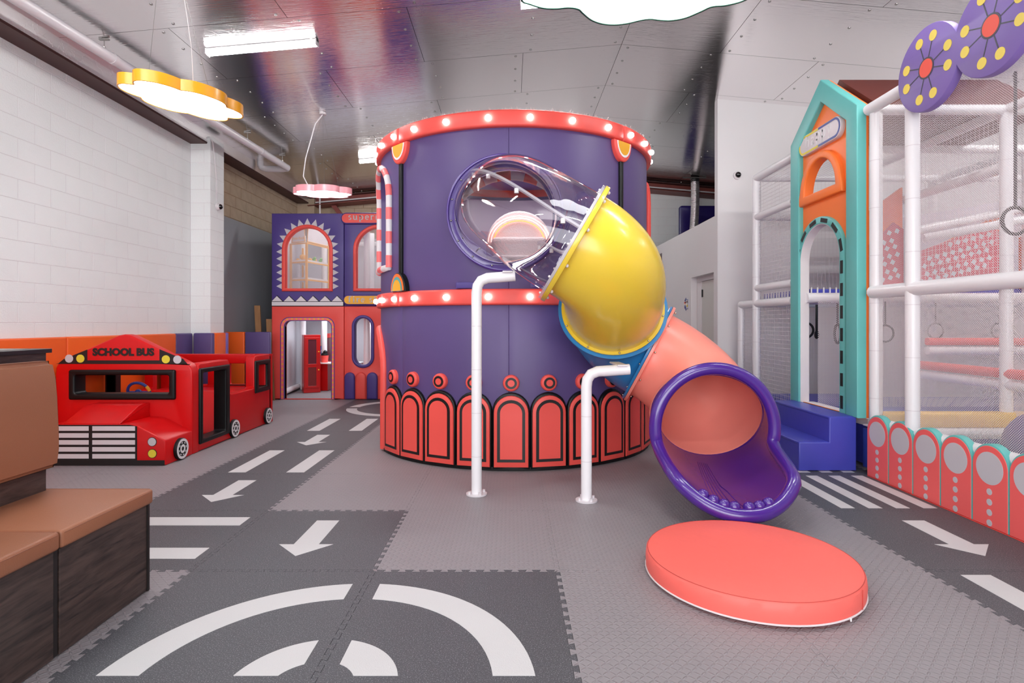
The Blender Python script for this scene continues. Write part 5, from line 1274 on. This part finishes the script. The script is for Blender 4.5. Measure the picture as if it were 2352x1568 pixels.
part('coarse_net', ribbons(FY(6.22), 4.42, 7.8, 2.2, 3.2, .045, .003), NF, pf, kind='stuff')
# blue strap pads low at the corner post
for z in (.10, .30, .42): part('corner_strap', box(3.20, 3.27, 5.12, 5.20, z, z+.012), W_pad, pf)
part('corner_pad', box(3.19, 3.25, 5.125, 5.19, .05, .40, .006, 2), V_navy, pf, 40)
for x, y, m in ((3.95, 7.1, M_ledc), (3.75, 7.2, M_bulb), (3.8, 6.55, M_ledv), (4.9, 6.6, M_ledc), (5.3, 6.5, M_ledv)):
    part('spot_lamp', tube([(x, y, 1.60), (x, y, 1.615)], .022, 12), m, pf)
    part('lamp_housing', tube([(x, y, 1.61), (x, y, 1.655)], .035, 12), P_white, pf)
# hanging ropes and rings
def hang(label, x, y, z, r_, ztop, flat=1, wdt=.016):
    t = thing('hanging_ring', label, 'hanging ring', (x, y, z))
    part('ring', tube([(x+r_*flat*cos(2*PI*k/28), y, z+r_*(1.0 if flat > .6 else 1.7)*sin(2*PI*k/28)) for k in range(28)], wdt, 10, closed=True), M_rope, t, 50)
    part('strap', tube([(x, y, z+r_*(1.0 if flat > .6 else 1.7)), (x, y, ztop)], wdt*.8, 8), M_rope, t)
hang('black strap loop hanging edge-on at the left in the house doorway', 3.87, 7.24, 1.20, .02, 1.58, .5, .02)
hang('black strap loop hanging open at the right in the house doorway', 3.86, 6.76, 1.22, .065, 1.58, .55, .014)
hang('dark ring hanging behind the fine net right of the corner post', 3.86, 5.9, 1.24, .085, 1.57, 1, .010)
hang('second dark ring hanging deeper behind the fine net', 4.75, 6.4, 1.26, .085, 1.57, 1, .010)
hang('third dark ring hanging deepest behind the fine net', 5.5, 6.45, 1.26, .085, 1.57, 1, .010)
hang('large black ring hanging high behind the net at the right edge', 3.72, 4.22, 2.10, .098, 3.2, 1, .013)
hang('black ring partly hidden behind the left teal border of the entrance', 3.62, 7.02, 1.26, .09, 1.58, 1, .014)

part('threshold', box(SXP-.01, SXP+.09, 5.48, 6.21, .478, .498, .003, 1), V_white, hp)
# two joined wheel boards
wb2 = thing('wheel_board', 'purple board of two joined discs printed with yellow dots and red hubs', 'board', (3.12, 4.0, 3.26))
fW = FMX(3.15); r_ = .312; c1_, c2_ = (-4.265, 3.245), (-3.69, 3.262)
a_ = math.acos(.5*math.hypot(c2_[0]-c1_[0], c2_[1]-c1_[1])/(r_+.001)); a_ = max(a_, R(14))
ol = [(c1_[0]+r_*cos(a), c1_[1]+r_*sin(a)) for a in [a_+(2*PI-2*a_)*k/44 for k in range(45)]] + [(c2_[0]+r_*cos(a), c2_[1]+r_*sin(a)) for a in [PI+a_+(2*PI-2*a_)*k/44 for k in range(45)]]
part('board', plate([ol], fW, -.002, .055, .008, 2), V_lilac, wb2, 40)
for (cx, cz) in (c1_, c2_):
    for k in range(8):
        a = R(22.5+45*k+(4 if k % 2 else -4)); part('spoke', plate([[(cx+.07*cos(a)-.0045*sin(a), cz+.07*sin(a)+.0045*cos(a)), (cx+.07*cos(a)+.0045*sin(a), cz+.07*sin(a)-.0045*cos(a)), (cx+.20*cos(a)+.0045*sin(a), cz+.20*sin(a)-.0045*cos(a)), (cx+.20*cos(a)-.0045*sin(a), cz+.20*sin(a)+.0045*cos(a))]], fW, .055, .0565), S_char, wb2)
        part('yellow_dot', plate([circ(cx+.222*cos(a), cz+.222*sin(a), .0375, 24)], fW, .055, .058), S_lemon, wb2)
    part('hub_ring', plate([circ(cx, cz, .0785, 32)], fW, .055, .0575), S_char, wb2); part('red_hub', plate([circ(cx, cz, .066, 32)], fW, .0575, .059), S_red, wb2)

# scalloped low fence
fe = thing('scalloped_fence', 'low coral padded fence of round-topped boards with teal edges and white dots', 'fence', (3.2, 4, 0))
fF = FMX(3.15)
for k in range(9):
    ya = 5.062-.2885*k; yb = ya-.2885; cx = -(ya+yb)/2; hw = .1435
    b = part('fence_board', plate([arch(cx, .006, hw, .553-hw, n=22)], fF, -.055, 0, .008, 2), V_teal, fe, 40)
    part('coral_face', plate([arch(cx, .008, hw-.007, .546-hw, n=22)], fF, -.002, .003, .002, 1), V_fence, b, 40)
    part('big_dot', plate([circ(cx, .392, .107, 36)], fF, .003, .0045), S_grey, b)
    for z in (.238, .170, .102, .034): part('small_dot', plate([circ(cx, z, .0215, 18)], fF, .003, .0045), S_grey, b)
part('fence_foot', box(3.145, 3.24, 2.4, 5.05, .001, .006), V_red, fe)

# blue soft steps
st = thing('soft_steps', 'two blue padded foam steps in front of the entrance panel', 'steps', (2.9, 5.7, 0))
part('foam_block', plate([[(2.62, .004), (3.145, .004), (3.145, .492), (2.897, .492), (2.897, .265), (2.62, .265)]], FY(5.205), -1.13, 0, .012, 3), V_blue, st, 40)
part('top_edge', box(2.893, 3.146, 5.215, 6.33, .47, .497, .010, 3), V_blue, st, 40)
part('front_edge', box(2.616, 2.90, 5.215, 6.33, .24, .269, .010, 3), V_blue, st, 40)
